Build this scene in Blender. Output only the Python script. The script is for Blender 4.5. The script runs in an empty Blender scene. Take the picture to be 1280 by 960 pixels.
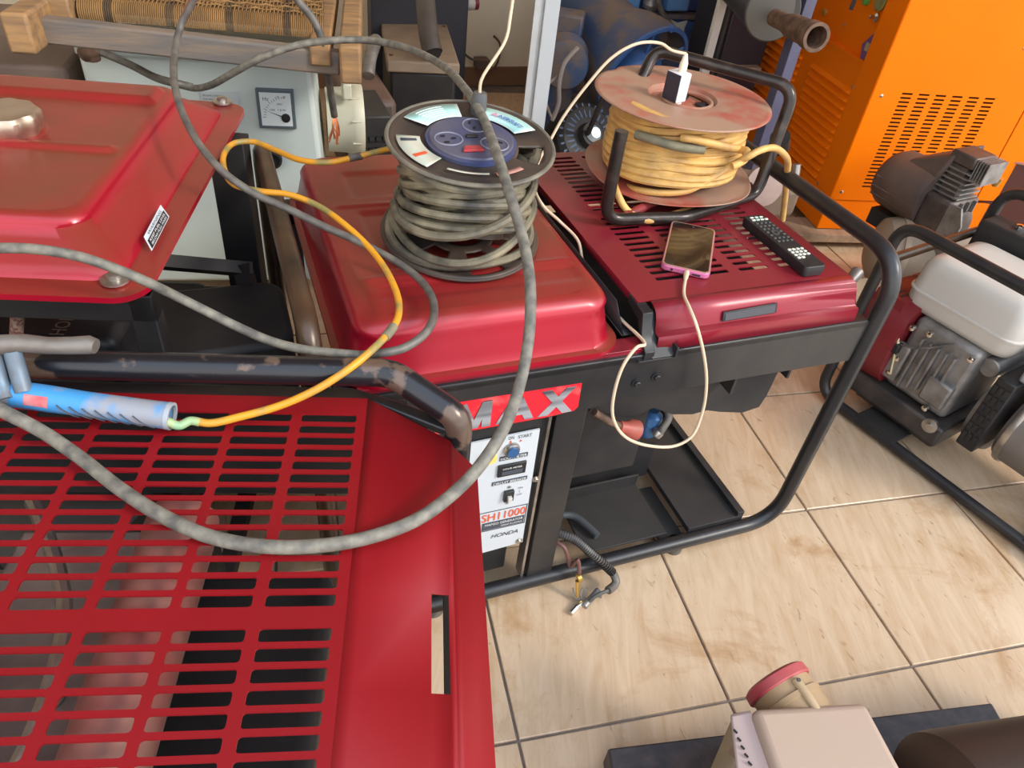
import bpy, bmesh, math, random
import numpy as np
from mathutils import Vector, Matrix
random.seed(7)
PI = math.pi
R = math.radians
sc = bpy.context.scene
col = sc.collection

# ------------------------------------------------------------------ camera
CAMZ = 1.26422
R1 = np.array([[0.93343389, -0.3440834, 0.10152731],
               [-0.14835902, -0.62790601, -0.76401809],
               [0.32663555, 0.69809789, -0.63715662]])   # rows: right, down, forward
CP = np.array([0, 0, CAMZ])
FPX = 920.0
cam = bpy.data.cameras.new('camera')
camo = bpy.data.objects.new('camera', cam)
col.objects.link(camo)
m = Matrix(((R1[0][0], -R1[1][0], -R1[2][0], 0),
            (R1[0][1], -R1[1][1], -R1[2][1], 0),
            (R1[0][2], -R1[1][2], -R1[2][2], CAMZ),
            (0, 0, 0, 1)))
camo.matrix_world = m
cam.sensor_width = 36
cam.lens = 36 * FPX / 1280
cam.clip_start = 0.02
cam.clip_end = 60
sc.camera = camo

# ------------------------------------------------------------------ light
wd = bpy.data.worlds.new('daylight')
sc.world = wd
wd.use_nodes = True
nt = wd.node_tree
bg = nt.nodes['Background']
tc = nt.nodes.new('ShaderNodeTexCoord')
sp = nt.nodes.new('ShaderNodeSeparateXYZ')
rp = nt.nodes.new('ShaderNodeValToRGB')
nt.links.new(tc.outputs['Generated'], sp.inputs[0])
nt.links.new(sp.outputs['Z'], rp.inputs[0])
rp.color_ramp.elements[0].position = 0.0
rp.color_ramp.elements[0].color = (1.0, 0.97, 0.93, 1)
rp.color_ramp.elements[1].position = 0.9
rp.color_ramp.elements[1].color = (0.66, 0.80, 1.0, 1)
nt.links.new(rp.outputs[0], bg.inputs[0])
bg.inputs[1].default_value = 2.25
sun = bpy.data.lights.new('sun', 'SUN')
sun.energy = 2.2
sun.angle = R(14)
sun.color = (1.0, 0.93, 0.82)
suno = bpy.data.objects.new('sun', sun)
col.objects.link(suno)
suno.rotation_euler = Vector((0.62, -0.60, 0.62)).to_track_quat('Z', 'Y').to_euler()
vs = sc.view_settings
vs.view_transform = 'Standard'
vs.look = 'None'
vs.exposure = 0.17
vs.gamma = 1
vs.use_curve_mapping = False

# ------------------------------------------------------------------ measuring helpers: a point of the world seen at a pixel, on a known plane
def _ray(px, py):
    return R1.T @ np.array([(px - 640) / FPX, (py - 480) / FPX, 1.0])
def P(px, py, z):
    d = _ray(px, py); return Vector(CP + d * (z - CAMZ) / d[2])
def Q(px, py, ax, val):
    d = _ray(px, py); return Vector(CP + d * (val - CP[ax]) / d[ax])
def fr(ox, oy, deg, oz=0):
    return Matrix.Translation((ox, oy, oz)) @ Matrix.Rotation(R(deg), 4, 'Z')
I4 = Matrix.Identity(4)

# ------------------------------------------------------------------ materials
MATS = {}
def mat(name, c, rough=0.5, metal=0.0, c2=None, scale=30, amt=0.5, detail=6, bump=0.0, bscale=None,
        coat=0.0, top_tint=None, top_tint_amt=0.0, stretch=None, spec=None, sharp=(0.35, 0.7), emit=None, trans=0):
    if name in MATS: return MATS[name]
    M = bpy.data.materials.new(name); MATS[name] = M
    M.use_nodes = True
    n = M.node_tree; b = n.nodes['Principled BSDF']; L = n.links
    b.inputs['Roughness'].default_value = rough
    b.inputs['Metallic'].default_value = metal
    b.inputs['Base Color'].default_value = (*c, 1)
    if coat: b.inputs['Coat Weight'].default_value = coat; b.inputs['Coat Roughness'].default_value = 0.25
    if spec is not None: b.inputs['Specular IOR Level'].default_value = spec
    if trans: b.inputs['Transmission Weight'].default_value = trans
    tcn = n.nodes.new('ShaderNodeTexCoord'); src = tcn.outputs['Object']
    if stretch:
        mp = n.nodes.new('ShaderNodeMapping'); mp.inputs['Scale'].default_value = stretch
        L.new(src, mp.inputs[0]); src = mp.outputs[0]
    out = None
    if c2 is not None:
        nz = n.nodes.new('ShaderNodeTexNoise'); nz.inputs['Scale'].default_value = scale
        nz.inputs['Detail'].default_value = detail; L.new(src, nz.inputs['Vector'])
        cr = n.nodes.new('ShaderNodeValToRGB')
        cr.color_ramp.elements[0].position = sharp[0]; cr.color_ramp.elements[1].position = sharp[1]
        cr.color_ramp.elements[0].color = (0, 0, 0, 1); cr.color_ramp.elements[1].color = (amt, amt, amt, 1)
        L.new(nz.outputs['Fac'], cr.inputs[0])
        mx = n.nodes.new('ShaderNodeMix'); mx.data_type = 'RGBA'
        mx.inputs[6].default_value = (*c, 1); mx.inputs[7].default_value = (*c2, 1)
        L.new(cr.outputs[0], mx.inputs[0]); out = mx.outputs[2]
    if top_tint is not None:  # dust settled on upward faces; in the red gloss also a painted ceiling reflection
        ge = n.nodes.new('ShaderNodeNewGeometry'); sx = n.nodes.new('ShaderNodeSeparateXYZ')
        L.new(ge.outputs['Normal'], sx.inputs[0])
        mr = n.nodes.new('ShaderNodeMapRange'); mr.inputs[1].default_value = 0.55; mr.inputs[2].default_value = 1.0
        mr.inputs[3].default_value = 0.0; mr.inputs[4].default_value = top_tint_amt
        L.new(sx.outputs['Z'], mr.inputs[0])
        n2 = n.nodes.new('ShaderNodeTexNoise'); n2.inputs['Scale'].default_value = 7; n2.inputs['Detail'].default_value = 8
        L.new(tcn.outputs['Object'], n2.inputs['Vector'])
        c3 = n.nodes.new('ShaderNodeMapRange'); c3.inputs[1].default_value = 0.3; c3.inputs[2].default_value = 0.7
        c3.inputs[3].default_value = 0.35; c3.inputs[4].default_value = 1.0
        L.new(n2.outputs['Fac'], c3.inputs[0])
        mm = n.nodes.new('ShaderNodeMath'); mm.operation = 'MULTIPLY'
        L.new(mr.outputs[0], mm.inputs[0]); L.new(c3.outputs[0], mm.inputs[1])
        mx2 = n.nodes.new('ShaderNodeMix'); mx2.data_type = 'RGBA'
        L.new(mm.outputs[0], mx2.inputs[0])
        if out: L.new(out, mx2.inputs[6])
        else: mx2.inputs[6].default_value = (*c, 1)
        mx2.inputs[7].default_value = (*top_tint, 1); out = mx2.outputs[2]
        rr = n.nodes.new('ShaderNodeMapRange'); rr.inputs[3].default_value = rough; rr.inputs[4].default_value = min(1, rough + 0.25)
        L.new(mm.outputs[0], rr.inputs[0]); L.new(rr.outputs[0], b.inputs['Roughness'])
    if out: L.new(out, b.inputs['Base Color'])
    if bump:
        nb = n.nodes.new('ShaderNodeTexNoise'); nb.inputs['Scale'].default_value = bscale or scale * 3
        nb.inputs['Detail'].default_value = 5; L.new(src, nb.inputs['Vector'])
        bp = n.nodes.new('ShaderNodeBump'); bp.inputs['Strength'].default_value = bump
        bp.inputs['Distance'].default_value = 0.002
        L.new(nb.outputs['Fac'], bp.inputs['Height']); L.new(bp.outputs[0], b.inputs['Normal'])
    return M

red = mat('red_gloss_paint', (0.40, 0.004, 0.022), 0.30, 0.2, (0.32, 0.006, 0.02), 5, 0.6, bump=0.05, bscale=40, coat=0.4, top_tint=(0.19, 0.05, 0.02), top_tint_amt=0.85)  # brown tops: dust together with the warm ceiling reflection put into the colour
red_deep = mat('deep_red_sheet_paint', (0.24, 0.001, 0.006), 0.5, 0.0, (0.19, 0.002, 0.005), 9, 0.5, bump=0.04, bscale=60, spec=.35, coat=0.04, top_tint=(0.22, 0.02, 0.015), top_tint_amt=0.12)
red_wine = mat('wine_red_sheet_paint', (0.26, 0.006, 0.022), 0.36, 0.15, (0.20, 0.01, 0.02), 6, 0.5, bump=0.05, bscale=50, coat=0.3, top_tint=(0.22, 0.045, 0.045), top_tint_amt=0.4)
black = mat('black_frame_paint', (0.018, 0.018, 0.021), 0.42, 0.2, (0.05, 0.045, 0.04), 14, 0.5, bump=0.12, bscale=80, coat=0.2)
black_worn = mat('worn_black_tube_paint', (0.014, 0.014, 0.018), 0.3, 0.2, (0.16, 0.105, 0.075), 18, 0.8, sharp=(0.56, 0.6), bump=0.2, bscale=60, coat=0.2)
brown_tube = mat('rusty_brown_tube', (0.03, 0.02, 0.014), 0.36, 0.3, (0.13, 0.07, 0.035), 12, 0.7, bump=0.15, coat=0.2)
matt_black = mat('matt_black_metal', (0.012, 0.012, 0.015), 0.6, 0.1, (0.045, 0.04, 0.035), 9, 0.7, bump=0.1, top_tint=(0.06, 0.05, 0.04), top_tint_amt=0.3)
black_plastic = mat('black_plastic', (0.012, 0.012, 0.014), 0.45, 0, (0.04, 0.04, 0.04), 20, 0.4)
rubber = mat('dusty_dark_rubber_cable', (0.10, 0.095, 0.085), 0.62, 0, (0.26, 0.24, 0.19), 60, 0.9, stretch=(1, 1, 1), bump=0.3, bscale=140)
rubber_dark = mat('dark_rubber_cable', (0.075, 0.068, 0.062), 0.5, 0, (0.2, 0.18, 0.15), 45, 0.7, bump=0.2, bscale=120)
coil_grey = mat('grey_dusty_coil_cable', (0.05, 0.046, 0.038), 0.6, 0, (0.24, 0.205, 0.13), 22, 0.95, bump=0.3, bscale=150)
yellow_cord = mat('straw_yellow_cord', (0.72, 0.44, 0.13), 0.5, 0, (0.36, 0.20, 0.08), 22, 0.85, bump=0.15)
cream_cord = mat('cream_charging_cord', (0.66, 0.52, 0.36), 0.5, 0, (0.6, 0.48, 0.34), 40, 0.5)
steel = mat('dull_steel', (0.5, 0.48, 0.45), 0.35, 0.9, (0.25, 0.2, 0.16), 30, 0.6, bump=0.1)
chrome = mat('bright_chrome', (0.8, 0.78, 0.75), 0.18, 1.0, (0.55, 0.4, 0.25), 25, 0.3)
rust = mat('rusty_steel', (0.09, 0.05, 0.035), 0.75, 0.2, (0.25, 0.15, 0.10), 40, 0.8, bump=0.5, bscale=90)
alu = mat('cast_aluminium', (0.33, 0.32, 0.31), 0.5, 0.6, (0.14, 0.12, 0.11), 25, 0.7, bump=0.25)
alu_dusty = mat('dusty_aluminium', (0.30, 0.22, 0.18), 0.65, 0.3, (0.18, 0.12, 0.10), 18, 0.7, bump=0.2)
dusty_brown = mat('dusty_dark_plastic', (0.07, 0.05, 0.045), 0.6, 0, (0.17, 0.11, 0.08), 8, 0.7, bump=0.1, top_tint=(0.24, 0.14, 0.10), top_tint_amt=0.5)
orange = mat('orange_powder_coat', (0.90, 0.19, 0.0), 0.5, 0, (0.86, 0.16, 0.0), 4, 0.4, bump=0.03, spec=0.12)
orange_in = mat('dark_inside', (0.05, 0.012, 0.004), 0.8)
wood = mat('worn_stool_wood', (0.42, 0.24, 0.10), 0.65, 0, (0.13, 0.085, 0.06), 9, 0.8, stretch=(1, 6, 6), bump=0.4, bscale=30)
wood_grey = mat('grey_weathered_wood', (0.15, 0.135, 0.125), 0.75, 0, (0.32, 0.22, 0.14), 7, 0.6, stretch=(1, 8, 8), bump=0.4, bscale=30)
straw = mat('woven_straw_rope', (0.32, 0.175, 0.06), 0.8, 0, (0.16, 0.09, 0.035), 16, 0.8, bump=0.4, bscale=120)
straw_dark = mat('dark_straw_rope', (0.07, 0.045, 0.025), 0.85, 0, (0.22, 0.13, 0.06), 30, 0.6, bump=0.4)
mint = mat('pale_mint_white_paint', (0.58, 0.66, 0.64), 0.4, 0, (0.45, 0.50, 0.48), 5, 0.5, bump=0.03)
white_pl = mat('milky_white_plastic', (0.58, 0.55, 0.50), 0.38, 0, (0.50, 0.45, 0.40), 6, 0.4)
creamwall = mat('cream_wall_paint', (0.84, 0.76, 0.58), 0.75, 0, (0.72, 0.60, 0.42), 3, 0.6, bump=0.1)
cream_plastic = mat('cream_end_bell', (0.62, 0.60, 0.47), 0.5, 0, (0.4, 0.36, 0.26), 10, 0.5)
blue = mat('machine_blue_paint', (0.045, 0.15, 0.42), 0.4, 0.1, (0.04, 0.07, 0.16), 9, 0.7, bump=0.15, top_tint=(0.16, 0.15, 0.14), top_tint_amt=0.5)
blue_dusty = mat('dusty_blue_motor_paint', (0.045, 0.08, 0.17), 0.55, 0.1, (0.15, 0.115, 0.10), 9, 1.0, sharp=(0.42, 0.56), bump=0.2, top_tint=(0.2, 0.15, 0.12), top_tint_amt=0.7)
navy_post = mat('slate_blue_post', (0.10, 0.10, 0.17), 0.5, 0.1, (0.05, 0.04, 0.06), 8, 0.6)
pale_post = mat('pale_grey_angle_paint', (0.55, 0.58, 0.60), 0.4, 0.2, (0.4, 0.4, 0.38), 14, 0.5)
reel_black = mat('dusty_black_reel_plastic', (0.04, 0.032, 0.028), 0.42, 0, (0.13, 0.085, 0.06), 9, 0.7, bump=0.1)
reel_blue = mat('faded_blue_socket_plastic', (0.055, 0.065, 0.14), 0.5, 0, (0.13, 0.115, 0.13), 14, 0.9)
reel_red = mat('dusty_red_reel_steel', (0.42, 0.09, 0.06), 0.55, 0.1, (0.40, 0.25, 0.17), 10, 0.95, sharp=(0.36, 0.52), bump=0.15)
teal_sticker = mat('faded_turquoise_sticker', (0.42, 0.78, 0.74), 0.4, 0, (0.65, 0.82, 0.78), 30, 0.7)
pale_sticker = mat('faded_pale_sticker', (0.52, 0.60, 0.50), 0.5, 0, (0.65, 0.5, 0.4), 60, 0.7)
white_sticker = mat('white_label_paper', (0.56, 0.60, 0.64), 0.45, 0, (0.6, 0.62, 0.64), 20, 0.4)
red_label = mat('bright_red_label', (0.80, 0.02, 0.035), 0.35, 0, (0.85, 0.25, 0.22), 30, 0.5, sharp=(0.55, 0.75))
ink = mat('black_ink', (0.015, 0.015, 0.02), 0.5)
ink_grey = mat('dark_grey_ink', (0.06, 0.07, 0.09), 0.5)
ink_red = mat('red_orange_ink', (0.75, 0.10, 0.03), 0.5)
ink_blue = mat('faded_blue_ink', (0.10, 0.18, 0.45), 0.5)
ink_pink = mat('faded_pink_ink', (0.7, 0.25, 0.4), 0.5)
ink_white = mat('white_ink', (0.8, 0.8, 0.8), 0.5)
letter_silver = mat('brushed_silver_letters', (0.42, 0.43, 0.46), 0.4, 0.3, (0.05, 0.05, 0.06), 20, 0.95, stretch=(0.1, 1, 1.6), sharp=(0.42, 0.6))
letter_edge = mat('pale_letter_edge', (0.75, 0.72, 0.72), 0.4)
screen = mat('black_phone_glass', (0.008, 0.007, 0.007), 0.06, 0, coat=0.8)
pink_case = mat('pink_phone_case', (0.55, 0.14, 0.30), 0.3, 0, (0.45, 0.12, 0.25), 40, 0.4)
gold_edge = mat('rose_gold_edge', (0.75, 0.45, 0.32), 0.3, 0.6)
holder_blue = mat('chipped_blue_handle', (0.05, 0.27, 0.58), 0.45, 0, (0.30, 0.29, 0.30), 22, 0.9, sharp=(0.48, 0.62), bump=0.2)
holder_red = mat('red_handle_print', (0.6, 0.06, 0.08), 0.5, 0, (0.5, 0.35, 0.35), 60, 0.7)
ground_yellow = mat('yellow_earth_wire', (0.70, 0.31, 0.02), 0.45, 0, (0.24, 0.22, 0.08), 16, 0.9, sharp=(0.48, 0.6), bump=0.1)
copper = mat('bare_copper', (0.85, 0.30, 0.13), 0.35, 0.8)
beige_box = mat('dusty_beige_enclosure', (0.42, 0.31, 0.23), 0.6, 0, (0.42, 0.30, 0.24), 7, 0.5, bump=0.15)
beige_pale = mat('pale_beige_side', (0.66, 0.60, 0.45), 0.6, 0, (0.5, 0.42, 0.3), 10, 0.5)
beige_socket = mat('tan_socket_shell', (0.38, 0.25, 0.13), 0.5, 0, (0.36, 0.24, 0.13), 12, 0.5)
pinkred = mat('faded_red_socket_lid', (0.40, 0.045, 0.06), 0.45, 0, (0.45, 0.14, 0.12), 12, 0.6)
base_grey = mat('dark_grey_steel_base', (0.045, 0.047, 0.055), 0.5, 0.3, (0.14, 0.11, 0.10), 40, 0.5, bump=0.2)
dark_brown = mat('dark_brown_housing', (0.045, 0.025, 0.018), 0.5, 0, (0.03, 0.015, 0.01), 5, 0.5)
maroon = mat('maroon_recoil_cover', (0.22, 0.015, 0.022), 0.45, 0, (0.14, 0.02, 0.02), 8, 0.6, bump=0.1)
tan_plate = mat('dusty_tan_plate', (0.36, 0.27, 0.19), 0.7, 0.1, (0.26, 0.2, 0.15), 12, 0.7)
brass = mat('brass_fitting', (0.7, 0.45, 0.12), 0.35, 0.8)
purple = mat('purple_badge', (0.16, 0.08, 0.25), 0.4)
green_k = mat('green_lamp_cap', (0.12, 0.3, 0.05), 0.4)
ceilm = mat('warm_wooden_ceiling', (0.42, 0.26, 0.15), 0.8, 0, (0.3, 0.17, 0.09), 3, 0.5)
pallet = mat('dusty_pallet_wood', (0.40, 0.28, 0.18), 0.8, 0, (0.25, 0.16, 0.10), 9, 0.7, stretch=(6, 1, 6), bump=0.3)
groutm = mat('dark_grout', (0.24, 0.20, 0.17), 0.9, 0, (0.08, 0.06, 0.05), 20, 0.5)
yellow_knob = mat('pale_yellow_button', (0.85, 0.62, 0.15), 0.4)
bluekey = mat('blue_key_switch', (0.05, 0.14, 0.32), 0.3, 0.3)
outdoor = mat('outside_ground_concrete', (0.55, 0.50, 0.43), 0.9, 0, (0.45, 0.4, 0.33), 2, 0.5)

def tile_material():
    M = bpy.data.materials.new('cream_streaked_floor_tile'); M.use_nodes = True
    n = M.node_tree; b = n.nodes['Principled BSDF']; L = n.links
    g = n.nodes.new('ShaderNodeNewGeometry'); oi = n.nodes.new('ShaderNodeObjectInfo')
    rot = n.nodes.new('ShaderNodeMapping'); rot.inputs['Rotation'].default_value = (0, 0, R(7.2 + 14))
    L.new(g.outputs['Position'], rot.inputs[0])
    cmb = n.nodes.new('ShaderNodeVectorMath'); cmb.operation = 'ADD'
    sc1 = n.nodes.new('ShaderNodeVectorMath'); sc1.operation = 'SCALE'; sc1.inputs[3].default_value = 1.0
    comb = n.nodes.new('ShaderNodeCombineXYZ')
    m0 = n.nodes.new('ShaderNodeMath'); m0.operation = 'MULTIPLY'; m0.inputs[1].default_value = 9
    L.new(oi.outputs['Random'], m0.inputs[0]); L.new(m0.outputs[0], comb.inputs[0]); L.new(m0.outputs[0], comb.inputs[1])
    L.new(rot.outputs[0], cmb.inputs[0]); L.new(comb.outputs[0], cmb.inputs[1])
    st = n.nodes.new('ShaderNodeMapping'); st.inputs['Scale'].default_value = (14, 2.2, 1)
    L.new(cmb.outputs[0], st.inputs[0])
    n1 = n.nodes.new('ShaderNodeTexNoise'); n1.inputs['Scale'].default_value = 2.4; n1.inputs['Detail'].default_value = 12
    n1.inputs['Roughness'].default_value = 0.68; n1.inputs['Distortion'].default_value = 0.9
    L.new(st.outputs[0], n1.inputs['Vector'])
    r1 = n.nodes.new('ShaderNodeValToRGB'); e = r1.color_ramp.elements
    e[0].position = 0.28; e[0].color = (0.52, 0.34, 0.19, 1); e[1].position = 0.62; e[1].color = (0.66, 0.49, 0.33, 1)
    k = e.new(0.47); k.color = (0.60, 0.43, 0.28, 1)
    L.new(n1.outputs['Fac'], r1.inputs[0])
    n2 = n.nodes.new('ShaderNodeTexNoise'); n2.inputs['Scale'].default_value = 4.2; n2.inputs['Detail'].default_value = 12
    n2.inputs['Roughness'].default_value = 0.66; n2.inputs['Distortion'].default_value = 0.5
    L.new(g.outputs['Position'], n2.inputs['Vector'])
    r2 = n.nodes.new('ShaderNodeValToRGB'); r2.color_ramp.elements[0].position = 0.55; r2.color_ramp.elements[0].color = (0, 0, 0, 1)
    r2.color_ramp.elements[1].position = 0.68; r2.color_ramp.elements[1].color = (0.75, 0.75, 0.75, 1)
    L.new(n2.outputs['Fac'], r2.inputs[0])
    mx = n.nodes.new('ShaderNodeMix'); mx.data_type = 'RGBA'; mx.inputs[7].default_value = (0.40, 0.21, 0.08, 1)
    L.new(r2.outputs[0], mx.inputs[0]); L.new(r1.outputs[0], mx.inputs[6])
    # short scuffs and specks of dirt
    s3 = n.nodes.new('ShaderNodeMapping'); s3.inputs['Scale'].default_value = (26, 9, 1); s3.inputs['Rotation'].default_value = (0, 0, 0.9)
    L.new(g.outputs['Position'], s3.inputs[0])
    n3 = n.nodes.new('ShaderNodeTexNoise'); n3.inputs['Scale'].default_value = 1.6; n3.inputs['Detail'].default_value = 4; n3.inputs['Distortion'].default_value = 2.0
    L.new(s3.outputs[0], n3.inputs['Vector'])
    r3 = n.nodes.new('ShaderNodeValToRGB'); r3.color_ramp.elements[0].position = 0.66; r3.color_ramp.elements[0].color = (0, 0, 0, 1)
    r3.color_ramp.elements[1].position = 0.72; r3.color_ramp.elements[1].color = (0.55, 0.55, 0.55, 1)
    L.new(n3.outputs['Fac'], r3.inputs[0])
    mx2 = n.nodes.new('ShaderNodeMix'); mx2.data_type = 'RGBA'; mx2.inputs[7].default_value = (0.25, 0.14, 0.07, 1)
    L.new(r3.outputs[0], mx2.inputs[0]); L.new(mx.outputs[2], mx2.inputs[6])
    L.new(mx2.outputs[2], b.inputs['Base Color'])
    b.inputs['Roughness'].default_value = 0.38
    rr = n.nodes.new('ShaderNodeMapRange'); rr.inputs[3].default_value = 0.32; rr.inputs[4].default_value = 0.7
    L.new(r2.outputs[0], rr.inputs[0]); L.new(rr.outputs[0], b.inputs['Roughness'])
    return M
tilem = tile_material()

# ------------------------------------------------------------------ mesh helpers (everything is written in world coordinates)
class MB:
    def __init__(s, M=None): s.v = []; s.f = []; s.M = M or I4
    def add(s, vs_, fs): 
        k = len(s.v); s.v += [s.M @ Vector(v) for v in vs_]; s.f += [tuple(i + k for i in f) for f in fs]; return s
    def box(s, x0, x1, y0, y1, z0, z1, rot=None):
        vs_ = [(x, y, z) for z in (z0, z1) for y in (y0, y1) for x in (x0, x1)]
        if rot is not None:
            c = Vector(((x0 + x1) / 2, (y0 + y1) / 2, (z0 + z1) / 2)); vs_ = [c + rot @ (Vector(v) - c) for v in vs_]
        return s.add(vs_, [(0, 2, 3, 1), (4, 5, 7, 6), (0, 1, 5, 4), (2, 6, 7, 3), (0, 4, 6, 2), (1, 3, 7, 5)])
    def tube(s, pts, r, n=10, smooth=0, caps=True, closed=False):
        pts = [Vector(p) for p in pts]
        if smooth: pts = spline(pts, smooth)
        rs = r if isinstance(r, (list, tuple)) else [r] * len(pts)
        if len(rs) != len(pts): rs = [rs[min(len(rs) - 1, int(i * len(rs) / len(pts)))] for i in range(len(pts))]
        vs_ = []; fs = []; up = None; N = len(pts)
        for i, p in enumerate(pts):
            if closed: t = pts[(i + 1) % N] - pts[i - 1]
            else: t = pts[min(i + 1, N - 1)] - pts[max(i - 1, 0)]
            if t.length < 1e-9: t = Vector((0, 0, 1))
            t.normalize()
            if up is None:
                up = Vector((0, 0, 1)) if abs(t.z) < .9 else Vector((1, 0, 0))
            a = t.cross(up)
            if a.length < 1e-6: a = t.orthogonal()
            a.normalize(); up = a.cross(t).normalized()
            for k in range(n):
                an = 2 * PI * k / n; vs_.append(p + rs[i] * (math.cos(an) * a + math.sin(an) * up))
        for i in range(N if closed else N - 1):
            j = (i + 1) % N
            for k in range(n): fs.append((i * n + k, i * n + (k + 1) % n, j * n + (k + 1) % n, j * n + k))
        if caps and not closed: fs.append(tuple(range(n))); fs.append(tuple(range((N - 1) * n, N * n))[::-1])
        return s.add(vs_, fs)
    def cyl(s, p0, p1, r, r1=None, n=24): return s.tube([p0, p1], [r, r1 if r1 is not None else r], n)
    def lathe(s, prof, o, ax=(0, 0, 1), n=48, xref=None, rfun=None, caps=True):
        o = Vector(o); ax = Vector(ax).normalized(); a = ax.orthogonal().normalized() if xref is None else (Vector(xref) - Vector(xref).dot(ax) * ax).normalized()
        b = ax.cross(a); vs_ = []; fs = []
        for (r, z) in prof:
            for k in range(n):
                t = 2 * PI * k / n; rr = r * (rfun(t) if rfun else 1)
                vs_.append(o + ax * z + rr * (math.cos(t) * a + math.sin(t) * b))
        for i in range(len(prof) - 1):
            for k in range(n): fs.append((i * n + k, i * n + (k + 1) % n, (i + 1) * n + (k + 1) % n, (i + 1) * n + k))
        if caps and prof[0][0] > 1e-6: fs.append(tuple(range(n))[::-1])
        if caps and prof[-1][0] > 1e-6: fs.append(tuple(range((len(prof) - 1) * n, len(prof) * n)))
        return s.add(vs_, fs)
    def prism(s, poly, d, org=(0, 0, 0), ux=(1, 0, 0), uy=(0, 1, 0)):
        o = Vector(org); ux = Vector(ux); uy = Vector(uy); nn = ux.cross(uy).normalized(); k = len(poly)
        a = [o + ux * p[0] + uy * p[1] for p in poly]; b = [p + nn * d for p in a]
        fs = [tuple(range(k))[::-1], tuple(range(k, 2 * k))] + [(i, (i + 1) % k, (i + 1) % k + k, i + k) for i in range(k)]
        return s.add(a + b, fs)
    def rings(s, rr, cap0=True, cap1=True):
        n = len(rr[0]); vs_ = [v for r_ in rr for v in r_]; fs = []
        for i in range(len(rr) - 1):
            for k in range(n): fs.append((i * n + k, i * n + (k + 1) % n, (i + 1) * n + (k + 1) % n, (i + 1) * n + k))
        if cap0: fs.append(tuple(range(n))[::-1])
        if cap1: fs.append(tuple(range((len(rr) - 1) * n, len(rr) * n)))
        return s.add(vs_, fs)

def spline(pts, sub):
    out = []; N = len(pts)
    for i in range(N - 1):
        p0 = pts[max(i - 1, 0)]; p1 = pts[i]; p2 = pts[i + 1]; p3 = pts[min(i + 2, N - 1)]
        def tj(a, b, t): return t + max((b - a).length, 1e-6) ** 0.5
        t0 = 0; t1 = tj(p0, p1, t0); t2 = tj(p1, p2, t1); t3 = tj(p2, p3, t2)
        for k in range(sub):
            t = t1 + (t2 - t1) * k / sub
            A1 = (t1 - t) / (t1 - t0) * p0 + (t - t0) / (t1 - t0) * p1
            A2 = (t2 - t) / (t2 - t1) * p1 + (t - t1) / (t2 - t1) * p2
            A3 = (t3 - t) / (t3 - t2) * p2 + (t - t2) / (t3 - t2) * p3
            B1 = (t2 - t) / (t2 - t0) * A1 + (t - t0) / (t2 - t0) * A2
            B2 = (t3 - t) / (t3 - t1) * A2 + (t - t1) / (t3 - t1) * A3
            out.append((t2 - t) / (t2 - t1) * B1 + (t - t1) / (t2 - t1) * B2)
    out.append(pts[-1]); return out
def bend(pts, r, n=8):
    """polyline with its corners rounded to radius r, as a pipe bender would"""
    pts = [Vector(p) for p in pts]; out = [pts[0]]
    for i in range(1, len(pts) - 1):
        a = (pts[i - 1] - pts[i]); b = (pts[i + 1] - pts[i]); la = a.length; lb = b.length; a /= la; b /= lb
        ang = math.acos(max(-1, min(1, a.dot(b)))); rr = r if not isinstance(r, (list, tuple)) else r[i - 1]
        d = min(rr / math.tan(ang / 2), la * .49, lb * .49); p = pts[i] + a * d; q = pts[i] + b * d
        for k in range(n + 1):
            t = k / n; out.append((1 - t) ** 2 * p + 2 * t * (1 - t) * pts[i] + t * t * q)
    out.append(pts[-1]); return out
def rrect(cx, cy, w, d, r, z, n=6):
    o = []
    r = min(r, w / 2 - 1e-4, d / 2 - 1e-4)
    for (sx, sy, a0) in ((1, 1, 0), (-1, 1, 90), (-1, -1, 180), (1, -1, 270)):
        for k in range(n + 1):
            a = R(a0 + 90 * k / n); o.append(Vector((cx + sx * (w / 2 - r) + r * math.cos(a), cy + sy * (d / 2 - r) + r * math.sin(a), z)))
    return o

def obj(name, mb, m_, parent=None, bevel=0, seg=2, solid=0, smooth=True, ang=38, offs=-1, label=None, weld=0):
    vs_ = mb.v
    if parent is not None:
        inv = WM[parent.name].inverted(); vs_ = [inv @ v for v in vs_]
        base = None
    else:
        xs = [v.x for v in vs_]; ys = [v.y for v in vs_]; zs = [v.z for v in vs_]
        base = Vector(((min(xs) + max(xs)) / 2, (min(ys) + max(ys)) / 2, min(zs))); vs_ = [v - base for v in vs_]
    me = bpy.data.meshes.new(name); me.from_pydata([tuple(v) for v in vs_], [], mb.f)
    bm = bmesh.new(); bm.from_mesh(me)
    if weld: bmesh.ops.remove_doubles(bm, verts=bm.verts, dist=weld)
    bmesh.ops.recalc_face_normals(bm, faces=bm.faces); bm.to_mesh(me); bm.free()
    me.materials.append(m_)
    if smooth:
        me.shade_smooth(); me.set_sharp_from_angle(angle=R(ang))
        if weld:
            for p_ in me.polygons:
                if abs(p_.normal.z) > .9995: p_.use_smooth = False
    o = bpy.data.objects.new(name, me); col.objects.link(o)
    if parent is not None: o.parent = parent; WM[o.name] = WM[parent.name]
    else: o.location = base; WM[o.name] = Matrix.Translation(base)
    if solid:
        md = o.modifiers.new('solid', 'SOLIDIFY'); md.thickness = solid; md.offset = offs
    if bevel:
        md = o.modifiers.new('bevel', 'BEVEL'); md.width = bevel; md.segments = seg; md.limit_method = 'ANGLE'; md.angle_limit = R(40); md.harden_normals = False
    if label: o['label'] = label
    return o
WM = {}
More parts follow.
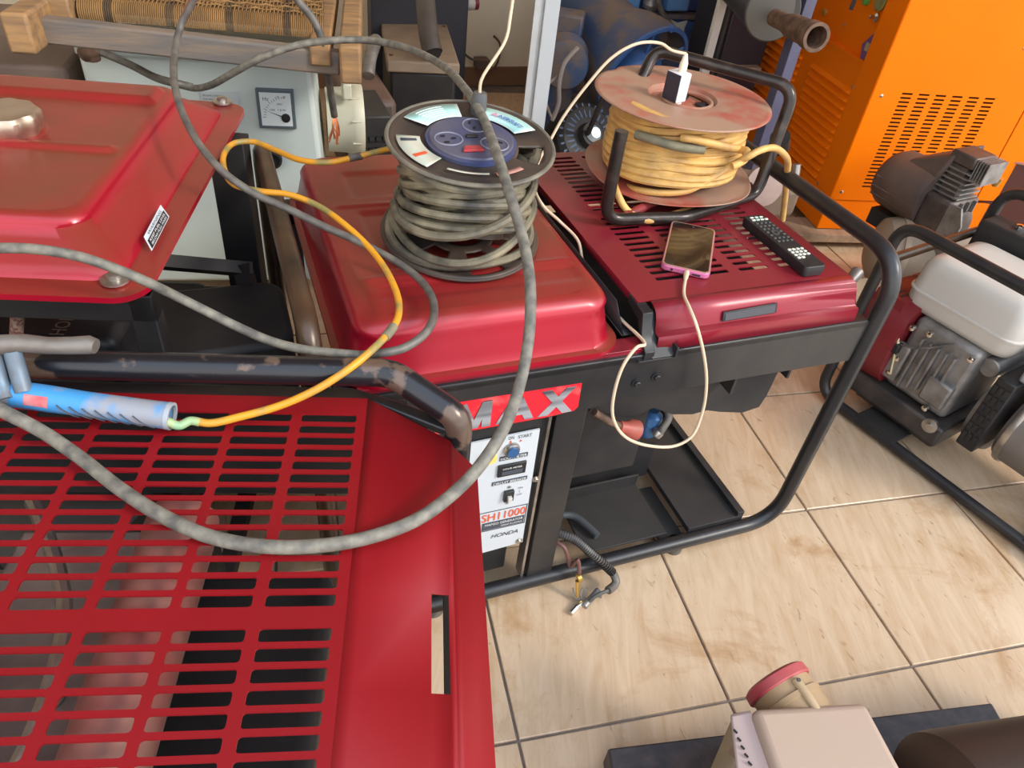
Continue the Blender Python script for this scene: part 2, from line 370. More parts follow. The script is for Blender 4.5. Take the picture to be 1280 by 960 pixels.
def thing(name, label, cat, loc=(0, 0, 0), rz=0, group=None):
    o = bpy.data.objects.new(name, None); col.objects.link(o); o.empty_display_size = 0.05
    o.location = loc; o.rotation_euler = (0, 0, R(rz)); o['label'] = label; o['category'] = cat
    WM[o.name] = fr(loc[0], loc[1], rz, loc[2])
    if group: o['group'] = group
    return o
def tag(o, label, cat, group=None, kind=None):
    o['label'] = label; o['category'] = cat
    if group: o['group'] = group
    if kind: o['kind'] = kind
    return o
def struct(name, mb, m_, **k):
    o = obj(name, mb, m_, **k); o['kind'] = 'structure'; return o
FONT = {}
def text_mb(txt, h, org, ux, uy, depth=0.0006, width=None, shear=0, align='LEFT', bold=0):
    cu = bpy.data.curves.new('t', 'FONT'); cu.body = txt; cu.size = 1; cu.align_x = 'LEFT'; cu.resolution_u = 3
    cu.shear = shear; cu.offset = bold
    to = bpy.data.objects.new('t', cu); me = bpy.data.meshes.new_from_object(to)
    vs_ = [v.co.copy() for v in me.vertices]; fs = [tuple(p.vertices) for p in me.polygons]
    bpy.data.objects.remove(to); bpy.data.curves.remove(cu); bpy.data.meshes.remove(me)
    x0 = min(v.x for v in vs_); x1 = max(v.x for v in vs_); y0 = min(v.y for v in vs_); y1 = max(v.y for v in vs_)
    sy = h / (y1 - y0); sx = sy if width is None else width / (x1 - x0)
    o = Vector(org); ux = Vector(ux).normalized(); uy = Vector(uy).normalized(); nn = ux.cross(uy)
    W = (x1 - x0) * sx; off = {'LEFT': 0, 'CENTER': -W / 2}[align]
    mb = MB(); mb.add([o + ux * ((v.x - x0) * sx + off) + uy * ((v.y - y0) * sy) + nn * depth for v in vs_], fs)
    return mb
def quad(a, b, c, d, t=0.0008):
    a, b, c, d = map(Vector, (a, b, c, d)); n_ = (b - a).cross(d - a).normalized() * t
    return MB().add([a, b, c, d, a + n_, b + n_, c + n_, d + n_], [(3, 2, 1, 0), (4, 5, 6, 7), (0, 1, 5, 4), (1, 2, 6, 5), (2, 3, 7, 6), (3, 0, 4, 7)])
def perforated(mb, us, vs_, holes, fmap, rad=0.3):
    """sheet over breakpoints us x vs_, open at holes (i,j cells), rounded hole corners; fmap(u,v)->xyz"""
    idx = {}; V = []; F = []
    def vid(u, v):
        k = (round(u, 6), round(v, 6))
        if k not in idx: idx[k] = len(V); V.append(Vector(fmap(u, v)))
        return idx[k]
    def rr_(i, j): return min(us[i + 1] - us[i], vs_[j + 1] - vs_[j]) * rad
    for i in range(len(us) - 1):
        for j in range(len(vs_) - 1):
            a, b, c, d = us[i], us[i + 1], vs_[j], vs_[j + 1]
            if (i, j) not in holes:
                p = [(a, c)]
                if (i, j - 1) in holes: q = rr_(i, j - 1); p += [(a + q, c), (b - q, c)]
                p.append((b, c))
                if (i + 1, j) in holes: q = rr_(i + 1, j); p += [(b, c + q), (b, d - q)]
                p.append((b, d))
                if (i, j + 1) in holes: q = rr_(i, j + 1); p += [(b - q, d), (a + q, d)]
                p.append((a, d))
                if (i - 1, j) in holes: q = rr_(i - 1, j); p += [(a, d - q), (a, c + q)]
                F.append(tuple(vid(*k) for k in p)); continue
            r_ = rr_(i, j)
            for (cx, cy, sx, sy) in ((a, c, 1, 1), (b, c, -1, 1), (b, d, -1, -1), (a, d, 1, -1)):
                ids = [vid(cx, cy)]
                for k in range(4):
                    t = PI / 2 * k / 3
                    ids.append(vid(cx + sx * r_ * (1 - math.sin(t)), cy + sy * r_ * (1 - math.cos(t))))
                if sx * sy < 0: ids = ids[::-1]
                F.append(tuple(ids))
    mb.add(V, F); return mb
def bolt(parent, p, ax, r=0.006, h=0.005, m_=None, washer=True, name='bolt'):
    mb = MB(); ax = Vector(ax).normalized()
    if washer: mb.lathe([(r * 1.7, 0), (r * 1.7, h * .3), (r, h * .3)], p, ax, 18)
    mb.lathe([(r, h * .3), (r, h), (r * .8, h * 1.15)], p, ax, 6)
    return obj(name, mb, m_ or steel, parent)

# ================================================================== STRUCTURE
fl = struct('floor', MB().box(-2.2, 5.0, -2.2, 3.9, -0.06, -0.006), groutm, smooth=False)
TM = fr(0.82718, 1.23443, -7.2)
tile_me = None
T = 0.4
for i in range(-3, 10):
    for j in range(-5, 7):
        cx, cy = (i + .5) * T, (j + .5) * T
        w_ = TM @ Vector((cx, cy, 0))
        if not (-1.9 < w_.x < 4.7 and -1.0 < w_.y < 3.7): continue
        if tile_me is None:
            mb = MB(); h = T / 2 - .0027
            mb.add([(-h, -h, -.006), (h, -h, -.006), (h, h, -.006), (-h, h, -.006), (-h, -h, -.0012), (h, -h, -.0012), (h, h, -.0012), (-h, h, -.0012),
                    (-h + .0015, -h + .0015, 0), (h - .0015, -h + .0015, 0), (h - .0015, h - .0015, 0), (-h + .0015, h - .0015, 0)],
                   [(0, 1, 5, 4), (1, 2, 6, 5), (2, 3, 7, 6), (3, 0, 4, 7), (4, 5, 9, 8), (5, 6, 10, 9), (6, 7, 11, 10), (7, 4, 8, 11), (8, 9, 10, 11)])
            tile_me = bpy.data.meshes.new('tile'); tile_me.from_pydata([tuple(v) for v in mb.v], [], mb.f); tile_me.materials.append(tilem)
        t = bpy.data.objects.new('tile', tile_me); col.objects.link(t); t.parent = fl
        t.location = w_ - fl.location; t.rotation_euler = (0, 0, R(-7.2))
struct('wall_back', MB().box(-2.3, 5.1, 3.7, 3.85, -0.06, 2.9), creamwall, smooth=False)
struct('wall_left', MB().box(-2.4, -2.2, -0.6, 3.85, -0.06, 2.9), creamwall, smooth=False)
struct('wall_right', MB().box(5.0, 5.15, 1.6, 3.85, -0.06, 2.9), creamwall, smooth=False)
struct('ceiling', MB().box(-2.4, 5.15, 0.5, 3.85, 2.8, 2.9), ceilm, smooth=False)
struct('baseboard_back', MB().box(-2.2, 5.0, 3.685, 3.7, 0, 0.09), mat('brown_baseboard', (0.25, 0.13, 0.07), 0.6), smooth=False)
og = struct('ground', MB().box(-14, 14, -14, -2.2, -0.12, -0.03), outdoor, smooth=False)

# ================================================================== GENERATOR BUILDERS
def tank_mesh(M, x0, x1, y0, y1, zlip, ztop, lipw=0.012, rc=0.045, slope=0.02, ridges=None, redge=0.022, fn=None):
    """pressed tank: flange lip, steep sides, rounded shoulder and a top pressed with ridges"""
    mb = MB(M); cx, cy = (x0 + x1) / 2, (y0 + y1) / 2; w, d = x1 - x0, y1 - y0; N = 14
    rr = []
    def ring(ins, z, r): return rrect(cx, cy, w - 2 * ins, d - 2 * ins, max(r, .006), z, N)
    rr.append(ring(0, zlip - .008, rc)); rr.append(ring(0, zlip, rc)); rr.append(ring(lipw, zlip + .001, rc)); rr.append(ring(lipw + .002, zlip + .006, rc))
    zs = ztop - redge
    for k in range(1, 5): 
        t = k / 4; rr.append(ring(lipw + .002 + slope * t, zlip + .006 + (zs - zlip - .006) * t, rc))
    base = lipw + .002 + slope
    for k in range(1, 7):
        a = PI / 2 * k / 6; rr.append(ring(base + redge * (1 - math.cos(a)), zs + redge * math.sin(a), rc * .8))
    ins = base + redge
    mb.rings(rr, cap1=False)
    # top as fine grid clipped to the inner ring: a ruled height field
    wi, di = w - 2 * ins, d - 2 * ins
    r_ = max(rc * .8, .006)
    nx, ny = 90, 130
    last = rr[-1]
    V = []; F = []
    for j in range(ny + 1):
        yy = -di / 2 + di * (0.5 - 0.5 * math.cos(PI * j / ny)) if False else -di / 2 + di * j / ny
        ey = max(0, abs(yy) - (di / 2 - r_)); half = wi / 2 - r_ + math.sqrt(max(0, r_ * r_ - ey * ey))
        for i in range(nx + 1):
            xx = -half + 2 * half * i / nx
            e = min(1, min(half - abs(xx), di / 2 - abs(yy)) / 0.012); e = max(0, e)
            dz = fn(cx + xx, cy + yy) * e if fn else 0
            V.append((cx + xx, cy + yy, ztop + dz))
    for j in range(ny):
        for i in range(nx):
            a = j * (nx + 1) + i; F.append((a, a + 1, a + nx + 2, a + nx + 1))
    mb.add(V, F)
    return mb
def sstep(a, b, x):
    t = max(0, min(1, (x - a) / (b - a))); return t * t * (3 - 2 * t)

# ---------------------------------------------------------------- GENERATOR 2 (the one with the MAX label)
yf = 0.763
g2 = thing('generator', 'red open-frame generator with a MAX label, carrying both cable reels', 'generator', (0.56, 1.08, 0))
# tubular frame: two end hoops joined by bottom rails
zh = 0.70
fr2 = MB()
rt = 0.0155
yb = 1.40
fr2.tube(bend([(0.20, yf, .04), (1.045, yf, .04), (1.05, yf, zh), (1.052, yb, zh), (1.05, yb, .04), (0.10, yb, .04)], [.085, .085, .08, .08], 10), rt, 16)
obj('tube_frame', fr2, black, g2)
fl2 = MB().tube(bend([(0.30, yf, .04), (0.078, yf, .04), (0.075, yf + .02, zh - .01), (0.075, yb, zh - .01), (0.078, yb, .04), (0.15, yb, .04)], [.07, .07, .07, .07], 10), rt, 16)
obj('left_hoop', fl2, brown_tube, g2, label='brown rusty frame hoop at the tank end')
# top rail / apron: black plate along the front, with a notched lower edge
ap = [(0.10, .49), (0.478, .486), (0.56, .50), (1.03, .495), (1.036, .583), (0.10, .583)]
mb = MB().prism(ap, .006, (0, yf + .004, 0), (1, 0, 0), (0, 0, 1)); obj('front_apron', mb, black, g2, bevel=.001)
mb = MB().box(0.10, 1.03, yf - .002, 1.37, .576, .582)
mb2 = MB().box(0.10, 1.03, yf - .002, yf + .05, .572, .586); obj('top_rail', mb2, black, g2, bevel=.002)
mb2 = MB().box(0.10, 1.03, 1.33, 1.37, .55, .586); obj('top_rail', mb2, black, g2, bevel=.002)
# lower hanging engine bracket seen under the apron
hy = .82
lp = [(.545, .52)] + [(Q(px_, py_, 1, hy).x, Q(px_, py_, 1, hy).z) for px_, py_ in ((735, 512), (790, 520), (815, 508), (839, 516), (864, 516), (882, 511), (898, 513), (926, 514), (947, 507), (957, 492))] + [(.935, .52)]
mb = MB().prism(lp, .005, (0, hy, 0), (1, 0, 0), (0, 0, 1)); obj('hanger_plate', mb, matt_black, g2, bevel=.001)
mb = MB().box(.80, .806, yf + .02, yf + .30, .44, .50).box(.92, .926, yf + .02, yf + .25, .455, .50); obj('hanger_bracket', mb, matt_black, g2, bevel=.001)
for x, z in ((.575, .53), (.61, .537), (.905, .478), (.812, .462)):
    bolt(g2, (x, yf - .002 if z > .5 else yf + .04, z), (0, -1, 0), .0055, .006, black)
# posts
mb = MB().box(.443, .497, yf, yf + .03, .05, .575); obj('front_post', mb, black, g2, bevel=.002)
mb = MB().box(.432, .437, yf + .004, yf + .03, .05, .50); obj('panel_edge_strip', mb, steel, g2, label='bare steel strip beside the control panel')
mb = MB().box(.13, .16, yf, yf + .03, .05, .575); obj('rear_post', mb, black, g2, bevel=.002)
obj('rear_post', MB().box(.1, .13, 1.33, 1.36, .05, .575), black, g2, bevel=.002)
obj('rear_post', MB().box(1.0, 1.03, 1.33, 1.36, .05, .575), black, g2, bevel=.002)
# control panel
mb = MB().box(.165, .432, yf + .012, yf + .016, .155, .475); obj('panel_backing', mb, matt_black, g2)
pan = obj('control_panel', MB().prism([(.17, .165), (.345, .158), (.424, .163), (.42, .455), (.17, .447)], .003, (0, yf + .009, 0), (1, 0, 0), (0, 0, 1)), white_sticker, g2, label='white control panel with printed lettering')
yp = yf + .0055
UX = (1, 0, 0); UZ = (0, 0, 1)
def ptxt(s, h, x, z, m_=ink_grey, w=None, parent=None, bold=0, y=yp):
    return obj('lettering', text_mb(s, h, (x, y, z), UX, UZ, width=w, bold=bold), m_, parent or pan, smooth=False)
def pbar(x0, x1, z0, z1, m_=ink_grey, t=.0005): return obj('printed_bar', MB().box(x0, x1, yp - t, yp, z0, z1), m_, pan, smooth=False)
ptxt('OFF', .008, .344, .443, ink_red, .016); ptxt('ON', .007, .366, .4445, ink, .010); ptxt('START', .007, .383, .4435, ink, .024)
obj('key_arrows', MB().prism([(.351, .436), (.355, .437), (.351, .440)], .0006, (0, yp, 0), UX, UZ).prism([(.369, .437), (.373, .437), (.371, .442)], .0006, (0, yp, 0), UX, UZ).prism([(.387, .435), (.391, .437), (.388, .440)], .0006, (0, yp, 0), UX, UZ), ink_red, pan, smooth=False)
obj('key_switch', MB().lathe([(.014, 0), (.014, .004), (.012, .007), (.0, .007)], (.374, yp, .422), (0, -1, 0), 24), steel, pan)
obj('key_barrel', MB().lathe([(.010, 0), (.010, .010), (.0, .010)], (.374, yp, .421), (0, -1, 0), 24), bluekey, pan)
obj('key_slot', MB().box(.3725, .3755, yp - .0095, yp - .0075, .414, .426), chrome, pan)
obj('choke_knob', MB().lathe([(.012, 0), (.012, .006), (.010, .012), (.0, .012)], (.335, yp, .418), (0, -1, 0), 24), yellow_knob, pan, label='pale yellow round button')
pbar(.355, .405, .398, .4075); ptxt('HOUR METER', .006, .357, .400, ink_white, .046, y=yp - .0007)
obj('hour_meter', MB().box(.354, .404, yp - .004, yp, .362, .389), black_plastic, pan, bevel=.001)
ptxt('HOUR METER', .004, .362, .379, ink_white, .034, y=yp - .0042); obj('meter_window', MB().box(.361, .398, yp - .0046, yp - .0035, .366, .375), ink_grey, pan, smooth=False)
pbar(.347, .411, .340, .349); ptxt('CIRCUIT BREAKER', .006, .349, .3415, ink_white, .060, y=yp - .0007)
obj('breaker_switch', MB().box(.371, .389, yp - .006, yp, .297, .322), black_plastic, pan, bevel=.001)
obj('breaker_toggle', MB().box(.376, .384, yp - .012, yp - .005, .302, .312), white_pl, pan, bevel=.001)
obj('breaker_screw', MB().lathe([(.003, 0), (.003, .001), (0, .0015)], (.380, yp, .329), (0, -1, 0), 10), steel, pan)
obj('breaker_screw', MB().lathe([(.003, 0), (.003, .001), (0, .0015)], (.380, yp, .288), (0, -1, 0), 10), steel, pan)
ptxt('ON', .004, .397, .319, ink); ptxt('|', .007, .400, .309, ink); ptxt('OFF', .004, .396, .302, ink)
fb = MB()
for a in ((.30, .421, .272, .2735), (.30, .421, .221, .2225), (.4195, .421, .221, .2735)): fb.box(a[0], a[1], yp - .0005, yp, a[2], a[3])
obj('printed_frame', fb, ink_grey, pan, smooth=False)
ptxt('SH11000', .020, .336, .2475, ink_red, .083, bold=.012)
pbar(.338, .418, .224, .244); ptxt('MAPGO GENERATOR', .006, .343, .2355, ink_white, .072, y=yp - .0007); ptxt('MADE IN JAPAN', .005, .374, .2265, ink_white, .040, y=yp - .0007)
obj('lettering', text_mb('HONDA', .010, (.358, yp, .197), UX, UZ, width=.052, shear=.3), ink, pan, smooth=False)
for (x, z) in ((.428, .335), (.416, .170)): bolt(g2, (x, yf + .006, z), (0, -1, 0), .004, .004)
# MAX label: red strip with big silver letters
lab = obj('name_label', MB().prism([(.24, .494), (.283, .489), (.42, .489), (.470, .493), (.476, .500), (.474, .549), (.24, .551)], .0012, (0, yf - .0021, 0), UX, UZ), red_label, g2, label='bright red strip reading MAX')
def blk(pl): 
    m0 = MB()
    for i_, p_ in enumerate(pl): m0.prism(p_, .0012, (0, yf - .0036 - .00012 * i_, 0), UX, UZ)
    return m0
x = .270; z0, z1 = .494, .546
Ml = [[(x, z0), (x + .013, z0), (x + .013, z1), (x, z1)], [(x + .001, z1), (x + .017, z1), (x + .037, z0), (x + .024, z0)], [(x + .042, z1), (x + .056, z1), (x + .037, z0), (x + .024, z0)], [(x + .043, z0), (x + .057, z0), (x + .057, z1), (x + .043, z1)]]
x = .336
Al = [[(x, z0), (x + .014, z0), (x + .038, z1), (x + .024, z1)], [(x + .024, z1), (x + .039, z1), (x + .063, z0), (x + .048, z0)], [(x + .012, z0 + .012), (x + .046, z0 + .012), (x + .043, z0 + .023), (x + .016, z0 + .023)]]
x = .406
Xl = [[(x, z0), (x + .017, z0), (x + .059, z1), (x + .043, z1)], [(x + .001, z1), (x + .018, z1), (x + .059, z0), (x + .042, z0)]]
for L_ in (Ml, Al, Xl): obj('silver_letter', blk(L_), letter_silver, lab, smooth=False)
# undertray and skids
obj('battery_tray', MB().box(.575, .765, .775, .92, .062, .068).box(.575, .765, .915, .92, .068, .10), matt_black, g2, bevel=.001)
obj('tray_gap_plate', MB().box(.766, .822, .778, .93, .025, .03), matt_black, g2)
obj('lower_box', MB().box(.20, .41, .80, 1.0, .05, .15), matt_black, g2, bevel=.003)
obj('tray_flange', MB().box(.50, .80, .935, .94, .07, .17).box(.50, .80, .985, .99, .12, .20), black, g2)
obj('skid_rail', MB().box(.822, .962, .775, 1.37, .048, .062).box(.945, .962, .775, 1.37, .062, .075), matt_black, g2, bevel=.001)
obj('skid_rail', MB().box(.20, .34, .775, 1.37, .048, .062), matt_black, g2, bevel=.001)
obj('rubber_foot', MB().lathe([(.02, 0), (.02, .02), (.014, .03)], (.80, yf + .015, .0), (0, 0, 1), 16).box(.77, .83, yf - .005, yf + .03, .02, .027), rubber_dark, g2)
obj('rubber_foot', MB().lathe([(.02, 0), (.02, .02), (.014, .03)], (.26, yf + .015, .0), (0, 0, 1), 16).box(.23, .29, yf - .005, yf + .03, .02, .027), rubber_dark, g2)
obj('rubber_foot', MB().lathe([(.02, 0), (.02, .02), (.014, .03)], (.80, yb, .0), (0, 0, 1), 16), rubber_dark, g2)
obj('rubber_foot', MB().lathe([(.02, 0), (.02, .02), (.014, .03)], (.26, yb, .0), (0, 0, 1), 16), rubber_dark, g2)
# engine and alternator inside
obj('alternator', MB().cyl((.19, 1.1, .28), (.50, 1.1, .28), .14, .14, 32).box(.22, .48, 1.02, 1.18, .07, .2), matt_black, g2, bevel=.004)
obj('inner_box', MB().box(.505, .70, .86, 1.25, .20, .50), matt_black, g2, bevel=.006)
obj('engine_block', MB().box(.60, .80, .98, 1.25, .07, .42).box(.72, .90, 1.0, 1.22, .30, .50), matt_black, g2, bevel=.01)
obj('engine_ledge', MB().box(.50, .72, .90, .96, .19, .20), base_grey, g2, bevel=.002)
k = P(797, 533, .42)
kk = Q(797, 533, 1, .86)
kk = Q(812, 528, 1, .88)
obj('fuel_filter_cup', MB().lathe([(.014, -.03), (.020, -.02), (.020, .0), (.022, .002), (.022, .02), (.012, .03)], kk, (.1, .1, 1), 20), bluekey, g2, label='blue plastic cup under the cover')
rk = Q(788, 536, 1, .80)
obj('red_rubber_cap', MB().lathe([(.0, -.03), (.010, -.028), (.012, -.012), (.018, .0), (.019, .014), (.0, .018)], rk, (.75, 0, -.35), 20), mat('dusty_red_rubber', (.42, .08, .06), .5, 0, (.3, .12, .08), 30, .6), g2, label='dusty red rubber cap')
obj('hose', MB().tube([Q(743, 515, 1, .80), Q(762, 527, 1, .80), rk + Vector((-.02, 0, .01))], .0065, 10, 4), rust, g2)
obj('hose', MB().tube([Q(820, 545, 1, .85), Q(828, 535, 1, .85), Q(836, 520, 1, .86), Q(830, 500, 1, .88)], .008, 10, 4), rubber_dark, g2)
obj('hose_clamp', MB().lathe([(.011, -.006), (.012, 0), (.011, .006)], Q(822, 541, 1, .85), (.5, 0, .7), 14), steel, g2)
# tank
def fn2(x, y):
    z = 0
    for yy, a in ((.905, .0035), (1.135, .0025)):
        z += a * math.exp(-((y - yy) / .006) ** 2) * sstep(.155, .18, x) * (1 - sstep(.495, .51, x))
    # shallow pressed step panels
    z -= .004 * sstep(.195, .21, x) * (1 - sstep(.40, .47, x)) * sstep(.925, .935, y) * (1 - sstep(1.10, 1.12, y))
    z -= .004 * sstep(.195, .21, x) * (1 - sstep(.40, .47, x)) * sstep(1.16, 1.175, y) * (1 - sstep(1.25, 1.27, y))
    z -= .003 * sstep(.16, .2, x) * (1 - sstep(.48, .52, x)) * (sstep(.84, .86, y)) * (1 - sstep(.885, .893, y))
    return z
tk = tank_mesh(I4, .112, .545, .766, 1.375, .60, .682, lipw=.010, rc=.05, slope=.010, redge=.026, fn=fn2)
tank2 = obj('fuel_tank', tk, red, g2, ang=60)
obj('tank_base_strip', MB().box(.13, .60, .768, .80, .585, .594), red_wine, g2, bevel=.001)
# slotted cover
zc = .65
us = [.585]; vsb = [.815]; hu = []; hv = []
colsx = [(.640, .700), (.722, .782), (.804, .864), (.886, .946)]
for a, b in colsx: us += [a, b]
us += [1.0]
y = .865; rows2 = []
while y < 1.34:
    if not (1.085 < y < 1.105): rows2.append((y, y + .0105))
    y += .0190
for a, b in rows2: vsb += [a, b]
vsb += [1.375]
holes = {(2 * i + 1, 2 * j + 1) for i in range(4) for j in range(len(rows2))}
mb = perforated(MB(), us, vsb, holes, lambda u, v: (u, v, zc), .35)
# rolled front edge, face and stepped lip (profile y,z from the flat top forward)
prof = [(.815, .65), (.806, .6492), (.799, .6465), (.793, .6425), (.789, .637), (.786, .630), (.781, .612), (.770, .611), (.768, .610), (.765, .582)]
hx0, hx1, hz0, hz1 = .722, .828, .616, .632
V = []; F = []
xsl = [.600, hx0, hx1, 1.0]
for (yy, zz) in prof:
    for xx in xsl: V.append((xx + (0.02 if False else 0), yy, zz))
nx = len(xsl)
for i in range(len(prof) - 1):
    for j in range(nx - 1):
        if i == 5 and j == 1: pass
        F.append((i * nx + j, i * nx + j + 1, (i + 1) * nx + j + 1, (i + 1) * nx + j))
mb.add(V, F)
# right side skirt and left raised flange
mb.add([(1.0, .815, .65), (1.0, 1.375, .65), (1.008, 1.375, .645), (1.008, .80, .640), (1.010, 1.375, .59), (1.010, .775, .59)], [(0, 1, 2, 3), (3, 2, 4, 5)])
mb.add([(.585, .815, .65), (.585, 1.375, .65), (.578, 1.375, .650), (.578, .815, .650), (.577, .815, .638), (.577, 1.375, .638)], [(0, 3, 2, 1), (3, 4, 5, 2)])
mb.add([(.585, 1.375, .65), (1.0, 1.375, .65), (1.0, 1.385, .60), (.585, 1.385, .60)], [(0, 1, 2, 3)])
mb.add([(1.0, .815, .65), (1.008, .80, .64), (1.01, .775, .59), (1.0, .765, .582), (1.0, .781, .612), (1.0, .789, .637), (1.0, .799, .6465)], [(0, 1, 2, 3, 4, 5, 6)])
obj('slotted_cover', mb, red_wine, g2, solid=.0018, ang=30, weld=1e-5, label='wine-red slotted cover')
# hand slot as flat plates on the front face, its hollow's shade painted
def facey(z): return .7855 - (.631 - z) * .25
hs = MB().add([(.722, facey(.616) - .001, .616), (.828, facey(.616) - .001, .619), (.828, facey(.634) - .001, .6355), (.722, facey(.632) - .001, .632),
               (.722, facey(.616) - .004, .616), (.828, facey(.616) - .004, .619), (.828, facey(.634) - .004, .6355), (.722, facey(.632) - .004, .632)],
              [(0, 1, 2, 3), (7, 6, 5, 4), (0, 4, 5, 1), (1, 5, 6, 2), (2, 6, 7, 3), (3, 7, 4, 0)])
hso = obj('hand_slot', hs, black_plastic, g2, bevel=.001)
hs2 = MB().add([(.726, facey(.616) - .0046, .6185), (.824, facey(.616) - .0046, .6212), (.824, facey(.634) - .0046, .6335), (.726, facey(.632) - .0046, .630)], [(0, 1, 2, 3)])
obj('slot_shade_sheet', hs2, mat('painted_slot_shade', (.05, .05, .06), .3), hso)
# black bracket channel between tank and cover
mb = MB().add([(.553, .80, .60), (.577, .80, .60), (.577, 1.36, .60), (.553, 1.36, .60)], [(0, 1, 2, 3)])
mb.add([(.556, 1.36, .60), (.556, 1.36, .64), (.556, .84, .64), (.556, .80, .60)], [(0, 1, 2, 3)])
obj('bracket_channel', mb, black_plastic, g2, solid=.002)
bk = MB().prism([(.84, .636), (.80, .628), (.775, .59), (.758, .575), (.758, .592), (.77, .600), (.78, .612), (.79, .645), (.84, .650)], .018, (.575, 0, 0), (0, 1, 0), (0, 0, 1))
bk.box(.565, .632, .755, .775, .575, .5785).box(.628, .632, .752, .775, .5785, .598)
bk.add([(.582, .83, .648), (.60, .80, .640), (.612, .785, .61), (.632, .77, .60), (.632, .756, .58), (.59, .756, .58), (.575, .78, .61)], [(0, 1, 2, 3, 4, 5, 6)])
obj('corner_bracket', bk, black_plastic, g2, bevel=.001)
# things under the slots
obj('muffler_guard', MB().box(.62, .97, .85, 1.30, .50, .555), matt_black, g2, bevel=.01)
# cables and lugs hanging out at the front of the frame
lead = thing('battery_lead', 'corrugated black battery lead with a bare lug hanging over the bottom rail', 'cable', P(745, 745, .02))
obj('conduit', MB().tube([(.505, .80, .13), (.54, .775, .125), (.573, .745, .10), Q(765, 715, 1, .73), Q(770, 728, 1, .715), Q(760, 738, 1, .70)], .0085, 10, 6), rubber_dark, lead)
rb = MB()
cp = spline([Vector(p) for p in [(.505, .80, .13), (.54, .775, .125), (.573, .745, .10), tuple(Q(765, 715, 1, .73))]], 12)
for a, b in zip(cp[:-1:1], cp[1::1]): rb.tube([a, a.lerp(b, .4)], .0098, 8)
rbo = obj('conduit_rib', rb, black_plastic, lead); rbo['kind'] = 'stuff'
z_ = .012
obj('wire', MB().tube([Q(760, 738, 1, .70), P(745, 745, .03), P(736, 752, .02)], .004, 8, 5), rubber_dark, lead)
obj('clamp', MB().cyl(P(748, 738, .02), P(730, 758, .015), .007, .007, 10).cyl(P(742, 742, .02), P(752, 746, .02), .004, .004, 8), alu, lead)
obj('cable_lug', MB().cyl(P(730, 752, .012), P(723, 757, .010), .006, .006, 10).box(-.008, .008, -.012, .012, -.001, .001) if False else MB().cyl(P(729, 753, .012), P(722, 758, .010), .0055, .005, 10).tube([P(723, 757, .008), P(714, 767, .006)], .0055, 8), chrome, lead)
lead2 = thing('earth_lead', 'thin reddish lead with a brass ring end beside the black battery lead', 'cable', P(725, 740, .01))
obj('wire', MB().tube([(.495, .79, .12), (.515, .765, .12), (.527, .745, .08), Q(722, 700, 1, .735), Q(724, 716, 1, .73)], .0042, 8, 6), mat('brown_red_wire', (.16, .07, .06), .5), lead2)
obj('ring_end', MB().lathe([(.004, -.004), (.009, -.004), (.009, .004), (.004, .004), (.004, -.004)], Q(724, 722, 1, .728), (1, 0, .2), 14, caps=False).cyl(Q(722, 726, 1, .728), P(722, 748, .01), .005, .003, 8), brass, lead2)
for q_ in range(4):
    a = P(716 + 6 * q_, 735, .03); obj('bare_strand', MB().tube([a, P(718 + 4 * q_, 745, .015), P(726 + 3 * q_, 752, .012)], .0015, 5, 3), alu, lead2)
con = thing('short_cable', 'short grey cable stub lying over the black tray', 'cable', (.60, .83, .07))
obj('sheath', MB().tube([(.53, .87, .085), (.58, .86, .085), (.60, .83, .082), (.612, .80, .079)], .008, 10, 6), mat('grey_cable', (.06, .065, .07), .5), con)

# ---------------------------------------------------------------- GENERATOR 1 (front left, slotted cover)
A1 = -15.5
G1 = fr(0, 0, A1)
g1 = thing('generator', 'red generator nearest the camera with a large slotted top and black front hoop', 'generator', tuple(G1 @ Vector((-.28, .40, 0))), A1)
ZC = .65
colu = [(-.455 + .0, -.385), (-.370, -.310), (-.2935, -.2300), (-.2160, -.1530), (-.1375, -.0735)]
colu = [(-.5745, -.5115), (-.5015, -.4385), (-.4285, -.3655), (-.3555, -.2925), (-.2825, -.2185), (-.2095, -.1465), (-.1350, -.0710)]
rowv = [(.6540 - .0193 * k, .6675 - .0193 * k) for k in range(14)] + [(.6540 - .0193 * k - .0193 * .85, .6675 - .0193 * k - .0193 * .85) for k in range(14, 28)]
rowv = sorted(rowv)
us = [-.60]; 
for a, b in colu: us += [a, b]
us += [-.06]
vv = [.02]
rowv = [r_ for r_ in rowv if r_[0] > .03]
for a, b in rowv: vv += [a, b]
vv += [.698]
holes = {(2 * i + 1, 2 * j + 1) for i in range(len(colu)) for j in range(len(rowv))}
mb = perforated(MB(G1), us, vv, holes, lambda u, v: (u, v, ZC), .24)
# shoulder band with the hand cut-out, then the outer turned edge
def bz(u): return .65 - max(0, (u + .06)) * .16
ub = [-.06, -.048, .0195, .0365, .042]; vb = [.02, .322, .424]
def farv(u): return .698 - max(0, (u + .06)) * .55
V = []; F = []; 
for j, v in enumerate(vb + [None]):
    for u in ub: V.append((u, farv(u) if v is None else v, bz(u) - (0.0 if u > -.055 else 0)))
n5 = len(ub)
for j in range(3):
    for i in range(n5 - 1):
        if j == 1 and i == 2: continue
        F.append((j * n5 + i, j * n5 + i + 1, (j + 1) * n5 + i + 1, (j + 1) * n5 + i))
mb.add(V, F)
z2 = bz(.042)
mb.add([(.042, .02, z2), (.042, farv(.042), z2), (.048, farv(.048), z2 - .010), (.048, .02, z2 - .010),
        (.076, .02, z2 - .030), (.076, farv(.076), z2 - .030), (.078, .02, .54), (.078, farv(.078), .54)], [(0, 1, 2, 3), (3, 2, 5, 4), (4, 5, 7, 6)])
